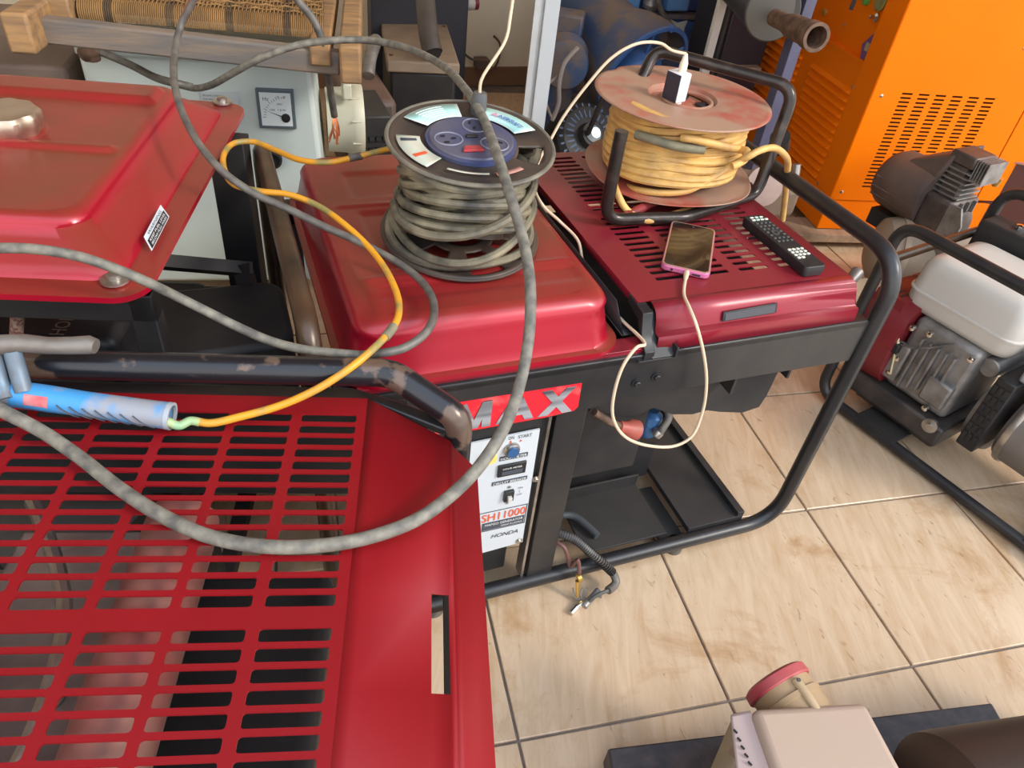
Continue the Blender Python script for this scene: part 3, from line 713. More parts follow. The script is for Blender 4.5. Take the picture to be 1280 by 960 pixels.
mb.add([(-.60, .698, .65), (-.06, .698, .65), (-.06, .702, .63), (-.60, .702, .63)], [(0, 1, 2, 3)])
cv = obj('slotted_cover', mb, red_deep, g1, solid=.0022, ang=25, weld=1e-5, label='deep red slotted cover')
# hoop + gusset
hp = [(-.70, .700, .690), (-.030, .700, .690), (.052, .660, .655), (.052, .655, .55)]
obj('lower_leg', MB(G1).tube(bend([(-.02, .69, .60), (-.03, .69, .04), (-.06, .10, .04)], .05), .0155, 14), black, g1)
obj('front_hoop', MB(G1).tube(bend([(-.72, .700, .04)] + hp, [.06, .055, .03], 10), .0175, 18), black_worn, g1)
obj('gusset_plate', MB(G1).prism([(-.62, .703), (-.06, .703), (.036, .650), (.040, .668), (-.02, .70), (-.08, .725), (-.62, .725)], .012, (0, 0, .632)), black, g1, bevel=.002)
obj('end_plate', MB(G1).box(-.60, -.01, .708, .714, .46, .635), matt_black, g1, bevel=.002)
obj('side_rail', MB(G1).box(.056, .062, .05, .63, .53, .58), black, g1, bevel=.002)
obj('side_rail', MB(G1).box(-.62, -.60, .05, .70, .50, .64).box(-.62, -.59, .04, .69, .03, .06), black, g1, bevel=.002)
obj('cross_member', MB(G1).box(-.60, -.06, .10, .16, .03, .06), black, g1, bevel=.002)
# what shows through the slots
obj('heat_shield', MB(G1).box(-.46, -.24, .10, .60, .50, .515), alu_dusty, g1, bevel=.004, label='dusty tan heat shield under the slots')
obj('muffler', MB(G1).tube([(-.255, .08, .585), (-.255, .56, .585)], .038, 20), mat('reddish_dusty_muffler', (.26, .07, .06), .6, 0, (.30, .17, .13), 12, .8), g1, label='reddish dusty muffler')
obj('fan_housing', MB(G1).lathe([(.10, 0), (.10, .12), (.07, .15), (0, .15)], (-.42, .22, .42), (0, 0, 1), 28).box(-.48, -.40, .28, .36, .4, .60), alu_dusty, g1, bevel=.004)
obj('inner_rail', MB(G1).box(.0385, .052, .20, .60, .47, .50), matt_black, g1)
obj('guard_strap', MB(G1).tube([(-.50, .10, .60), (-.34, .20, .60), (-.33, .42, .59), (-.42, .58, .59)], .008, 8, 6), steel, g1)
for (x_, y_) in ((-.36, .45), (-.35, .39), (-.36, .30)): obj('shield_bolt', MB(G1).lathe([(.012, 0), (.012, .004), (.007, .005), (.007, .012)], (x_, y_, .515), (0, 0, 1), 12), steel, g1)
obj('engine_block', MB(G1).box(-.50, -.10, .12, .60, .10, .44), matt_black, g1, bevel=.02)
obj('alternator', MB(G1).tube([(-.12, .04, .42), (-.12, .25, .42)], .085, 24), alu, g1, label='grey alternator end under the slots')

# ---------------------------------------------------------------- GENERATOR 3 (behind left, bare tank)
G3 = fr(0, 0, A1)
g3 = thing('generator', 'open-frame generator behind, left, with a raised red tank and chrome filler cap', 'generator', tuple(G3 @ Vector((-.62, 1.1, 0))), A1)
ZL = .735
def fn3(x, y):
    z = 0
    # raised pressed bands running across the tank
    e = 1 - sstep(-.435, -.405, x)
    z += .007 * math.exp(-((y - 1.06) / .011) ** 4) * (1 - sstep(-.44, -.425, x))
    z += .010 * sstep(1.235, 1.255, y) * e
    z -= .006 * sstep(1.30, 1.31, y) * e
    z -= .004 * sstep(.80, .84, y) * (1 - sstep(.99, 1.03, y)) * 0
    return z
tk = tank_mesh(G3, -.92, -.328, .772, 1.43, ZL, .792, lipw=.034, rc=.040, slope=.050, redge=.016, fn=fn3)
obj('fuel_tank', tk, red, g3, ang=60)
cpos = P(4, 152, .805)
capr = .05
mbc = MB().lathe([(capr * .9, -.018), (capr * .95, -.004), (capr, 0), (capr, .012), (capr * .92, .017), (capr * .8, .018), (capr * .5, .0165), (0, .0165)], cpos, (0, 0, 1), 96, rfun=lambda t: 1 + .035 * math.cos(10 * t))
obj('filler_cap', mbc, mat('hazy_cap_metal', (.60, .50, .42), .42, .9, (.4, .28, .16), 20, .5), g3, label='scalloped chrome filler cap')
obj('filler_neck', MB().lathe([(.068, -.022), (.058, -.014), (.05, -.012)], cpos, (0, 0, 1), 40), red, g3)
# earplates with bolts at the corners
for q_, nm in ((P(145, 351, ZL), 0), (P(278, 129, ZL), 1)):
    obj('tank_bolt', MB().lathe([(.017, 0), (.017, .003), (.009, .004), (.009, .009), (.006, .011)], q_ + Vector((.0, -.004, .003)), (0, 0, 1), 14), steel, g3)
# label on the sloping side
def side_pt(px, py, ang_in=.0):
    # plane of the right slope of the tank in generator frame: from (-.346,.741) up to (-.396,.776)
    n_ = (G3.to_3x3() @ Vector((.035, 0, .05))).normalized(); p0 = G3 @ Vector((-.346, 1.0, .7425))
    d = Vector(_ray(px, py)); c = Vector(CP); return c + d * ((p0 - c).dot(n_) / d.dot(n_)) + n_ * .0012
a, b, c_, d_ = side_pt(189, 315), side_pt(211, 272), side_pt(200, 257), side_pt(179, 297)
obj('warning_label', quad(a, b, c_, d_, .0006), white_sticker, g3, smooth=False, label='white and black warning label')
wl = [g3]
ctr = (a + b + c_ + d_) / 4
def lerp2(s, t): return (a.lerp(b, s)).lerp(d_.lerp(c_, s), t)
nn = (b - a).cross(d_ - a).normalized() * .0012
obj('label_print', quad(lerp2(.04, .05) + nn * .6, lerp2(.96, .05) + nn * .6, lerp2(.96, .62) + nn * .6, lerp2(.04, .62) + nn * .6, .0004), ink, g3, smooth=False)
ux = (b - a).normalized(); uy = (d_ - a).normalized(); hh = (d_ - a).length; ww = (b - a).length
obj('lettering', text_mb('WARNING', hh * .2, lerp2(.14, .70) + nn, ux, uy, width=ww * .7), ink_grey, g3, smooth=False)
for s_, tx in ((.38, 'KEEP FUEL LEVEL'), (.14, 'BELOW FULL MARK')):
    obj('lettering', text_mb(tx, hh * .15, lerp2(.1, s_) + nn * 1.3, ux, uy, width=ww * .8), ink_white, g3, smooth=False)
# frame under the tank
fr3 = MB(G3)
obj('frame_post', MB(G3).box(-.372, -.310, 1.28, 1.33, .03, .72), matt_black, g3, bevel=.002)
obj('frame_post', MB(G3).box(-.36, -.33, .80, .83, .03, .72), matt_black, g3, bevel=.002)
pa_, pb_ = Q(200, 327, 1, 1.22), Q(314, 337, 1, 1.24)
obj('frame_rail', MB().tube([pa_, pb_], .016, 4), matt_black, g3)
obj('frame_rail', MB().tube([Q(302, 330, 1, 1.24), Q(335, 450, 1, 1.16)], .018, 4), matt_black, g3)
obj('engine_top_cover', MB().rings([rrect(Q(230, 400, 2, .50).x, Q(230, 400, 2, .50).y, .34, .20, .04, z_) for z_ in (.2, .46, .50)]), matt_black, g3, bevel=.01)
for b_ in ((-.9, -.33, .80, .83, .68, .72), (-.9, -.33, .80, .83, .04, .07), (-.36, -.33, .80, 1.34, .04, .07), (-.9, -.87, .80, 1.34, .04, .07), (-.9, -.33, 1.30, 1.34, .35, .385)): obj('frame_rail', MB(G3).box(*b_), matt_black, g3, bevel=.002)
obj('air_cleaner', MB(G3).box(-.66, -.42, .86, 1.04, .47, .60), black_plastic, g3, bevel=.015, label='black air cleaner box with raised letters')
def onz(px, py, z): return P(px, py, z)
ta, tb = P(80, 419, .602), P(100, 388, .602)
ux = (tb - ta).normalized(); uy = Vector((0, 0, 1)).cross(ux)
obj('lettering', text_mb('HONDA', .020, ta, ux, uy, width=(tb - ta).length * 1.35), mat('worn_gold_print', (.25, .17, .12), .5), g3, smooth=False)
obj('engine_block', MB(G3).box(-.80, -.40, .85, 1.25, .08, .46), matt_black, g3, bevel=.02)
obj('engine_shroud', MB(G3).lathe([(.13, 0), (.13, .10), (.09, .13), (0, .13)], (-.52, .82, .28), (0, -.2, 1), 30), matt_black, g3)
obj('spec_label', quad(P(-30, 392, .58), P(38, 400, .58), P(48, 365, .58), P(-30, 352, .58)), white_sticker, g3, label='white engine label')
obj('fuel_hose', MB().tube([P(20, 355, .72), P(22, 385, .68), P(20, 425, .62)], .008, 12, 5), mat('rust_red_braided_hose', (.2, .08, .06), .7, 0, (.35, .25, .2), 200, .9, sharp=(.45, .55)), g3, label='rust-red braided fuel hose')

# ================================================================== CABLE REELS
def flange(mb, c, n_, r, h=.0, hub=.0, lip=.006, k=64):
    return mb
n1 = Vector((-.0, -.11, 1)).normalized(); c1 = Vector((.358, 1.022, .832)); r1 = .1255; b1 = Vector((.339, .990, .699))
reel1 = thing('cable_reel', 'black cable reel with blue socket face, wound with grey cable, on the red tank', 'cable reel', (.345, 1.0, .683))
x1 = Vector((1, 0, 0)); x1 = (x1 - x1.dot(n1) * n1).normalized(); y1_ = n1.cross(x1)
# top flange: dish with a hole (hand hole at right)
def dish(c, n_, r, inner, cut=None, dz=.0, name='top_flange'):
    V = []; F = []; nr = 14; na = 96; a_ = x1; b_ = n_.cross(a_).normalized()
    rad = [inner + (r - inner) * i / nr for i in range(nr + 1)]
    for i, rr_ in enumerate(rad):
        t = i / nr; h = dz * (math.sin(PI * min(1, t * 1.0)) * -1) + (.003 if i >= nr - 1 else 0)
        for k_ in range(na):
            th = 2 * PI * k_ / na; V.append(c + n_ * h + rr_ * (math.cos(th) * a_ + math.sin(th) * b_))
    for i in range(nr):
        for k_ in range(na):
            th = 360 * k_ / na
            if cut and any(c0 <= th <= c1_ and r0 <= i <= r1_ for (c0, c1_, r0, r1_) in cut): continue
            F.append((i * na + k_, i * na + (k_ + 1) % na, (i + 1) * na + (k_ + 1) % na, (i + 1) * na + k_))
    return MB().add(V, F)
obj('top_flange', dish(c1, n1, r1, .02, cut=[(318, 348, 7, 11)], dz=.0035), reel_black, reel1, solid=.004, ang=50)
obj('flange_rim', MB().tube([c1 + n1 * .001 + r1 * (math.cos(t) * x1 + math.sin(t) * y1_) for t in [2 * PI * k_ / 72 for k_ in range(72)]], .0035, 8, closed=True), mat('worn_reel_rim', (.11, .10, .085), .5, 0, (.25, .22, .16), 30, .7), reel1)
bot = dish(b1, n1, .121, .035, cut=[(30, 52, 3, 11), (78, 105, 3, 11), (205, 235, 3, 11), (262, 290, 3, 11), (310, 335, 3, 11), (150, 172, 3, 11)], dz=.001)
obj('bottom_flange', bot, reel_black, reel1, solid=.003, ang=50)
obj('flange_rim', MB().tube([b1 + .1215 * (math.cos(t) * x1 + math.sin(t) * y1_) for t in [2 * PI * k_ / 72 for k_ in range(72)]], .003, 8, closed=True), reel_black, reel1)
obj('drum', MB().cyl(b1, c1 - n1 * .034, .068, .068, 40), reel_black, reel1)
# socket face
hubz = c1 + n1 * .003
sf = obj('socket_face', MB().lathe([(.064, -.006), (.064, .002), (.062, .004), (0, .004)], hubz, n1, 64), reel_blue, reel1, label='faded blue socket face')
obj('socket_rim', MB().lathe([(.069, -.006), (.069, -.0005), (.064, .001)], hubz, n1, 64), mat('blue_ring', (.025, .05, .17), .4, 0, (.1, .09, .1), 14, .8), sf)
def rp_(r, deg, h=.0): return hubz + n1 * (.0045 + h) + r * (math.cos(R(deg)) * x1 + math.sin(R(deg)) * y1_)
for dg in (185, 65, 320):
    cc = rp_(.037, dg)
    ux = (math.cos(R(dg)) * x1 + math.sin(R(dg)) * y1_); uy = n1.cross(ux)
    out = [cc + ux * .021 * math.cos(t) + uy * .019 * math.sin(t) for t in [2 * PI * k_ / 24 for k_ in range(24)]]
    so = obj('socket_outlet', MB().tube(out, .0014, 6, closed=True), mat('pale_blue_edge', (.2, .2, .26), .4), sf)
    for (du, dv) in ((-.008, 0), (.006, .009), (.006, -.009)):
        p = cc + ux * du + uy * dv
        m0 = MB(); m0.prism([(-.0035, -.0018), (.0035, -.0018), (.0035, .0018), (-.0035, .0018)], .0008, p, ux, uy); obj('socket_hole', m0, ink, so, smooth=False)
obj('thermal_switch', MB().prism([(-.016, -.006), (.016, -.006), (.012, .007), (-.010, .008)], .004, rp_(.040, 255), x1, y1_), mat('red_switch', (.45, .03, .04), .4, 0, (.3, .1, .1), 40, .5), sf, bevel=.001)
obj('centre_clip', MB().prism([(-.009, -.004), (.009, -.004), (.009, .004), (-.009, .004)], .003, rp_(0, 0), x1, y1_), black_plastic, sf, bevel=.001)
# stickers
def arc_sticker(a0, a1, r0, r1_, m_, name='sticker', h=.004, cut=None, par=None):
    m0 = MB(); V = []; N = 18
    for k_ in range(N + 1):
        th = R(a0 + (a1 - a0) * k_ / N)
        for rr_ in (r0, r1_):
            V.append(c1 + n1 * (h - (.001 if rr_ == r0 else 0.0005)) + rr_ * (math.cos(th) * x1 + math.sin(th) * y1_))
    F = [(2 * k_, 2 * k_ + 1, 2 * k_ + 3, 2 * k_ + 2) for k_ in range(N)]
    m0.add(V, F); return obj(name, m0, m_, par or reel1, solid=.0006)
s1 = arc_sticker(86, 137, .074, .112, teal_sticker); arc_sticker(84.5, 138.5, .0725, .1135, mat('sticker_border', (.75, .85, .82), .4), h=.0035)
s1['label'] = 'turquoise sticker with tiny print'
s2 = arc_sticker(12, 61, .077, .112, teal_sticker); arc_sticker(10.5, 62.5, .0755, .1135, MATS['sticker_border'], h=.0035)
s2['label'] = 'turquoise sticker with AIRKRAFT lettering'
s3 = arc_sticker(168, 219, .077, .112, pale_sticker); s3['label'] = 'faded pale sticker with orange and red print'
arc_sticker(232, 268, .094, .099, pale_sticker); arc_sticker(274, 300, .094, .104, mat('pinkish_scrap', (.45, .22, .18), .5))
# letters along the arc
word = 'AIRKRAFT'
for i, ch in enumerate(word):
    th = 43 - i * 3.6; p = c1 + n1 * .0052 + .088 * (math.cos(R(th)) * x1 + math.sin(R(th)) * y1_)
    rd = (math.cos(R(th)) * x1 + math.sin(R(th)) * y1_); obj('letter', text_mb(ch, .0095, p, -n1.cross(rd), rd, align='CENTER', bold=.02), ink_blue, s2, smooth=False)
th = 49; rd = (math.cos(R(th)) * x1 + math.sin(R(th)) * y1_); obj('star_mark', text_mb('A', .011, c1 + n1 * .0052 + .087 * rd, -n1.cross(rd), rd, align='CENTER', bold=.03), ink_pink, s2, smooth=False)
for i in range(5):
    rr_ = .080 + i * .006
    arc_sticker(100, 128, rr_, rr_ + .0012, MATS['sticker_border'], 'print_line', .0052, par=s1)
arc_sticker(200, 204, .084, .106, ink_red, 'print_line', .0052, par=s3); arc_sticker(174, 178, .083, .107, ink_grey, 'print_line', .0052, par=s3)
# winding
def winding(b, t, r0, turns, rc, seed, wob=.006, layers=2, steps=34, tilt=.01, z0=.012, z1=.012, nt_=None, nb_=None):
    rnd = random.Random(seed); pts = []; ax = (t - b); H = ax.length; ax = ax.normalized(); a_ = x1; b_ = ax.cross(a_).normalized()
    N = turns * steps; ph = [rnd.uniform(0, 6.28) for _ in range(8)]
    for i in range(N):
        u = i / N; th = 2 * PI * i / steps; L_ = u * layers; w = L_ % 1
        h = w if int(L_) % 2 == 0 else 1 - w
        zz = z0 + (H - z0 - z1) * h + tilt * math.sin(th + ph[0] + 5 * u) + .004 * math.sin(th * 2 + ph[1])
        zz = max(z0 * .8, min(H - z1 * .8, zz))
        rr_ = r0 + .3 * int(L_) * rc + wob * math.sin(th * 1.03 * 2 + ph[2] + 9 * u) + wob * .8 * math.sin(17 * u + ph[3])
        p = b + ax * zz + rr_ * (math.cos(th) * a_ + math.sin(th) * b_)
        if nt_ is not None:
            e = (p - t).dot(nt_) + rc + .0045
            if e > 0: p -= nt_ * e
            e = (p - b).dot(nb_) - rc - .003
            if e < 0: p -= nb_ * e
        pts.append(p)
    return pts
w1 = winding(b1, c1, .096, 21, .0062, 3, wob=.008, layers=3, tilt=.016, z0=.024, z1=.008, nt_=n1, nb_=n1)
obj('wound_cable', MB().tube(w1, .0061, 8), coil_grey, reel1, label='dusty grey wound cable')
w1b = [b1 + n1 * (.010 + .004 * math.sin(3 * t)) + (.108 + .006 * math.sin(2 * t + 1)) * (math.cos(t) * x1 + math.sin(t) * y1_) for t in [R(150) + k_ * R(7) for k_ in range(38)]]
obj('loose_turn', MB().tube(w1b, .0066, 8), coil_grey, reel1)
w1c = [b1 + n1 * (.035 + .02 * math.sin(t + 1.2)) + (.107 + .006 * math.sin(3 * t + 1)) * (math.cos(t) * x1 + math.sin(t) * y1_) for t in [R(160) + k_ * R(7) for k_ in range(36)]]
obj('loose_turn', MB().tube(w1c, .0066, 8), coil_grey, reel1)
w1d = [b1 + n1 * (.075 + .026 * math.cos(t * 1.0)) + (.105 + .005 * math.sin(2 * t)) * (math.cos(t) * x1 + math.sin(t) * y1_) for t in [R(170) + k_ * R(7) for k_ in range(36)]]
obj('loose_turn', MB().tube(w1d, .0066, 8), coil_grey, reel1)
# plug standing in the reel
pk = c1 + n1 * .004 + Vector((.040, .092, 0)); 
plug = thing('cable_plug', 'small black plug on a thin cream cord hanging down to the black reel', 'plug', tuple(pk))
obj('plug_body', MB().lathe([(.012, 0), (.013, .004), (.012, .03), (.010, .036), (0, .036)], pk, (.05, 0, 1), 20), mat('dusty_black_plug', (.06, .07, .08), .5, 0, (.2, .17, .13), 30, .6), plug)
obj('cord', MB().tube([pk + Vector((.001, 0, .035)), pk + Vector((.002, .0, .055)), Q(632, 50, 1, pk.y + .01), Q(638, 20, 1, pk.y + .02), Q(646, -40, 1, pk.y + .04)], .0026, 8, 6), cream_cord, plug)

# reel 2
n2 = Vector((.085, -.02, 1)).normalized(); c2v = Vector((.846, 1.216, .822)); b2 = Vector((.838, 1.195, .683)); R2 = .172
reel2 = thing('cable_reel', 'dusty red steel reel wound with yellow cord, on the slotted cover', 'cable reel', (.84, 1.2, .652))
mb = MB().lathe([(.045, -.014), (.062, -.014), (.066, -.004), (.080, .002), (.12, .003), (.155, .0005), (.170, -.001), (.1735, .001), (.1735, .003)], c2v, n2, 80)
def cone(c, n_, r, prof): return MB().lathe(prof, c, n_, 80)
V = []
mb = MB(); prof_ = [(.058, -.012), (.064, -.010), (.068, .0), (.085, .002), (.13, .003), (.165, .0), (.1725, .0005)]
ax2 = n2; a_ = x1; b_ = ax2.cross(a_)
na = 96
for (rr_, h) in prof_:
    rr_ = rr_ * .985
    for k_ in range(na):
        th = 2 * PI * k_ / na
        notch = 1 - .045 * math.exp(-((math.degrees(th) - 118) / 5) ** 2) if rr_ > .16 else 1
        V.append(c2v + ax2 * h + rr_ * notch * (math.cos(th) * a_ + math.sin(th) * b_))
F = [(i * na + k_, i * na + (k_ + 1) % na, (i + 1) * na + (k_ + 1) % na, (i + 1) * na + k_) for i in range(len(prof_) - 1) for k_ in range(na)]
obj('top_flange', MB().add(V, F), reel_red, reel2, solid=.0022, ang=50, label='dusty red steel top disc')
obj('hub_plate', MB().lathe([(.060, -.020), (.060, -.014), (.050, -.010), (.02, -.009), (0, -.009)], c2v, n2, 48), reel_red, reel2)
hub = obj('hub_ring', MB().tube([c2v + n2 * -.004 + Vector((.004, -.012, 0)) + .047 * (math.cos(t) * a_ + math.sin(t) * b_) for t in [2 * PI * k_ / 48 for k_ in range(48)]], .004, 8, closed=True), reel_red, reel2)
for dg, w_ in ((330, .5), (75, .35), (140, .3)):
    pts = [c2v + n2 * -.0085 + Vector((.004, -.012, 0)) + rr_ * (math.cos(R(dg + q_)) * a_ + math.sin(R(dg + q_)) * b_) for (rr_, q_) in ((.018, -20), (.040, -24), (.043, 0), (.040, 24), (.018, 20))]
    m0 = MB(); m0.add(pts, [(0, 1, 2, 3, 4)]); obj('hub_opening', m0, ink, reel2, solid=.0012)
V2 = MB().lathe([(.05, -.002), (.12, -.003), (.160, -.001), (.168, .002)], b2, Vector((-.05, .0, 1)).normalized(), 80)
m0 = MB(); prof_ = [(.03, -.002), (.10, -.003), (.150, -.001), (.165, .001), (.168, .003)]; V = []
nb2 = Vector((-.04, .0, 1)).normalized()
for (rr_, h) in prof_:
    for k_ in range(na):
        th = 2 * PI * k_ / na; wv = .004 * math.sin(3 * th) if rr_ > .14 else 0
        V.append(b2 + nb2 * (h + wv) + rr_ * (math.cos(th) * a_ + math.sin(th) * b_))
m0.add(V, F[:(len(prof_) - 1) * na]); obj('bottom_flange', m0, reel_red, reel2, solid=.002, ang=50, label='dusty red steel bottom disc')
obj('drum', MB().cyl(b2, c2v - n2 * .025, .07, .07, 40), reel_red, reel2)
w2 = winding(b2, c2v, .124, 27, .0072, 11, wob=.006, layers=3, tilt=.011, z0=.012, z1=.010, nt_=n2, nb_=Vector((-.04, 0, 1)).normalized())
obj('wound_cord', MB().tube(w2, .0070, 8), yellow_cord, reel2, label='yellow wound cord')
def cyl_hit(px, py, c, r):
    d = _ray(px, py); a = d[0] ** 2 + d[1] ** 2; b = 2 * (d[0] * -c[0] + d[1] * -c[1]); cc = c[0] ** 2 + c[1] ** 2 - r * r
    D = max(0, b * b - 4 * a * cc); t = (-b - math.sqrt(D)) / (2 * a); v = Vector(CP + d * t); v.z = min(v.z, .797); return v
cc2 = (.842, 1.205)
obj('tape_wrap', MB().tube([cyl_hit(x_, y_, cc2, .139) for x_, y_ in ((795, 168), (815, 174), (838, 181), (860, 185), (880, 187))], .0084, 10, 4), mat('grey_green_tape', (.16, .15, .10), .7, 0, (.28, .25, .15), 50, .7), reel2)
obj('loose_cord', MB().tube([cyl_hit(x_, y_, cc2, .140) for x_, y_ in ((766, 195), (767, 215))] + [P(771, 240, .70), P(784, 263, .672), P(806, 275, .664), P(835, 270, .664), P(862, 262, .664), P(885, 256, .664)], .0066, 10, 8), yellow_cord, reel2)
obj('loose_cord', MB().tube([cyl_hit(x_, y_, cc2, .125) for x_, y_ in ((780, 232),)] + [cyl_hit(x_, y_, cc2, .141) for x_, y_ in ((800, 238), (830, 241), (860, 238), (890, 222), (912, 208))] + [P(935, 196, .775), P(950, 188, .785), P(968, 185, .785), P(983, 197, .76), P(983, 222, .69), P(981, 250, .62), P(978, 275, .56)], .0064, 10, 8), yellow_cord, reel2)
obj('loose_cord', MB().tube([cyl_hit(x_, y_, cc2, .137) for x_, y_ in ((853, 172),)] + [cyl_hit(x_, y_, cc2, .141) for x_, y_ in ((858, 172), (865, 173), (885, 178), (905, 183), (925, 187))] + [P(934, 190, .775), P(930, 200, .765), P(915, 208, .755)], .0072, 10, 8), yellow_cord, reel2)
# tubular carrying frame
tf = [(.632, 1.055, .825), (.630, 1.052, .664), (.79, 1.035, .664), (1.0, 1.105, .664), (1.035, 1.135, .862), (.845, 1.345, .868), (.80, 1.31, .80)]
obj('carrying_frame', MB().tube(bend(tf, [.035, .06, .035, .04, .03], 8), .0115, 14), mat('scuffed_black_tube', (.035, .028, .025), .28, .5, (.12, .09, .075), 30, .5, sharp=(.5, .75), bump=.1), reel2)
obj('frame_crossbar', MB().tube([(.67, 1.050, .667), (.80, 1.12, .667), (1.0, 1.13, .667)], .009, 10), mat('red_scuffed_bar', (.35, .03, .03), .4, 0, (.05, .04, .04), 18, .8), reel2)
# charger
cpz = c2v + n2 * -.006 + Vector((-.028, -.022, -.001))
ch = thing('phone_charger', 'small white and black plug-in charger standing on the red reel hub', 'charger', tuple(cpz))
Mch = Matrix.Translation(cpz + Vector((-.002, .004, .006))) @ Matrix.Rotation(R(-72), 4, 'Z')
obj('body', MB(Mch).box(-.018, .018, -.014, .014, 0, .052), mat('white_charger', (.82, .82, .85), .35), ch, bevel=.003)
obj('front_face', MB(Mch).box(-.0175, .0165, -.0152, -.0130, .001, .050), mat('charcoal_face', (.03, .03, .045), .35), ch, bevel=.001)
obj('pins', MB(Mch).box(-.010, -.006, -.004, .004, -.014, 0).box(.006, .010, -.004, .004, -.014, 0).box(-.012, .014, -.008, .008, -.004, 0), MATS['white_charger'], ch)

# ================================================================== PHONE, REMOTE, CHARGING CABLE
zt = .6515
TL, TR, BR, BL = P(836, 283, zt), P(895, 291, zt), P(888, 351, zt), P(822, 338, zt)
pc = (TL + TR + BR + BL) / 4; yax = ((TL + TR) - (BL + BR)).normalized(); ang = math.degrees(math.atan2(yax.y, yax.x)) - 90
ph = thing('smartphone', 'smartphone with dark screen in a pink case, charging on the slotted cover', 'phone', (pc.x, pc.y, zt), ang)
PM = fr(pc.x, pc.y, ang, zt)
def rslab(M, w, d, r, z0, z1, n=5): return MB(M).rings([rrect(0, 0, w, d, r, z0, n), rrect(0, 0, w, d, r, z1, n)])
obj('case', rslab(PM, .0815, .170, .011, .0, .0105), pink_case, ph, bevel=.0022)
obj('bezel', rslab(PM, .079, .1675, .010, .0104, .0112), gold_edge, ph)
obj('screen', rslab(PM, .0745, .162, .008, .011, .0117), screen, ph)
obj('camera_hole', MB(PM).lathe([(.002, 0), (0, .0002)], (0, .074, .0118), (0, 0, 1), 12), ink_grey, ph)
obj('speaker_grille', MB(PM).box(.012, .026, -.0858, -.0848, .003, .006), ink, ph)
obj('headphone_jack', MB(PM).lathe([(.0022, 0), (.0022, .0006)], (-.022, -.0850, .005), (0, -1, 0), 10), ink, ph)

ra, rb_, rc_, rd_ = P(928, 282, zt), P(947, 279, zt), P(1031, 341, zt), P(1000, 349, zt)
far_m = (ra + rb_) / 2; near_m = (rc_ + rd_) / 2; ry = (far_m - near_m); ang = math.degrees(math.atan2(ry.y, ry.x)) - 90
rcn = (far_m + near_m) / 2; Lr = ry.length
rem = thing('remote_control', 'long black remote control with pale number keys on the slotted cover', 'remote', (rcn.x, rcn.y, zt), ang)
RM = fr(rcn.x, rcn.y, ang, zt)
obj('body', MB(RM).rings([rrect(0, 0, .042, Lr, .006, 0), rrect(0, 0, .046, Lr + .003, .007, .012), rrect(0, 0, .044, Lr, .007, .019)]), black_plastic, rem, bevel=.001)
keyc = mat('pale_key', (.72, .72, .62), .4); keyd = mat('charcoal_key', (.07, .07, .07), .4); keyg = mat('mint_key', (.5, .72, .62), .4)
def key(x, y, w, h, m_): obj('key', MB(RM).box(x - w / 2, x + w / 2, y - h / 2, y + h / 2, .0185, .021), m_, rem, bevel=.0007)
for j in range(2):
    for i in range(3 + j): key(-.0125 + i * .0095 if j else -.0105 + i * .0105, Lr / 2 - .010 - j * .009, .007, .004, (keyc, keyg, keyc, keyc)[i])
for j in range(7):
    for i in range(4): 
        if not (j in (3, 4) and i in (1, 2)): key(-.014 + i * .0094, Lr / 2 - .032 - j * .011, .006, .0045, keyd)
obj('ring_key', MB(RM).lathe([(.004, 0), (.008, 0), (.008, .002), (.004, .002), (.004, 0)], (0, Lr / 2 - .069, .019), (0, 0, 1), 20, caps=False), keyd, rem)
for j in range(4):
    for i in range(4 if j < 3 else 2): key(-.0135 + i * .009, -Lr / 2 + .058 - j * .009, .006, .005, keyc)

cc_ = thing('charging_cable', 'cream charging cable looping from the reel charger to the pink phone', 'cable', tuple(P(853, 350, .655)))
pb = PM @ Vector((.003, -.085, .0055)); pdn = (PM.to_3x3() @ Vector((0, -1, 0)))
obj('phone_connector', MB().tube([pb, pb + pdn * .008, pb + pdn * .010, pb + pdn * .018, pb + pdn * .026], [.0048, .0048, .0042, .004, .0026], 12), cream_cord, cc_)
top = Mch @ Vector((.004, 0, .050))
obj('plug_connector', MB().tube([top, top + Vector((0, 0, .018)), top + Vector((0, 0, .022)), top + Vector((-.001, 0, .034))], [.0075, .0075, .006, .0035], 12), mat('cream_plug_tip', (.85, .76, .60), .45), cc_)
pts = [top + Vector((-.001, 0, .034)), Q(840, 63, 1, 1.19), Q(825, 54, 1, 1.18), Q(795, 55, 1, 1.17), Q(765, 72, 1, 1.17), Q(735, 105, 1, 1.17), Q(705, 145, 1, 1.17), Q(688, 175, 1, 1.16), Q(672, 205, 1, 1.13), Q(668, 235, 1, 1.08), Q(678, 256, 1, 1.04), P(700, 277, .665), P(722, 300, .645), Vector((.560, .97, .625)), Vector((.560, .85, .612)),
       Q(806, 430, 1, .752), Q(796, 434, 1, .742), Q(780, 455, 1, .735), Q(768, 490, 1, .73), Q(766, 520, 1, .725), Q(778, 543, 1, .72), Q(805, 556, 1, .72), Q(845, 557, 1, .72), Q(865, 545, 1, .72), Q(878, 515, 1, .73), Q(883, 480, 1, .735), Q(880, 445, 1, .74), Q(870, 405, 1, .75), P(862, 385, .655), P(855, 368, .655), pb + pdn * .026]
obj('cord', MB().tube(pts, .0027, 10, 7), cream_cord, cc_)

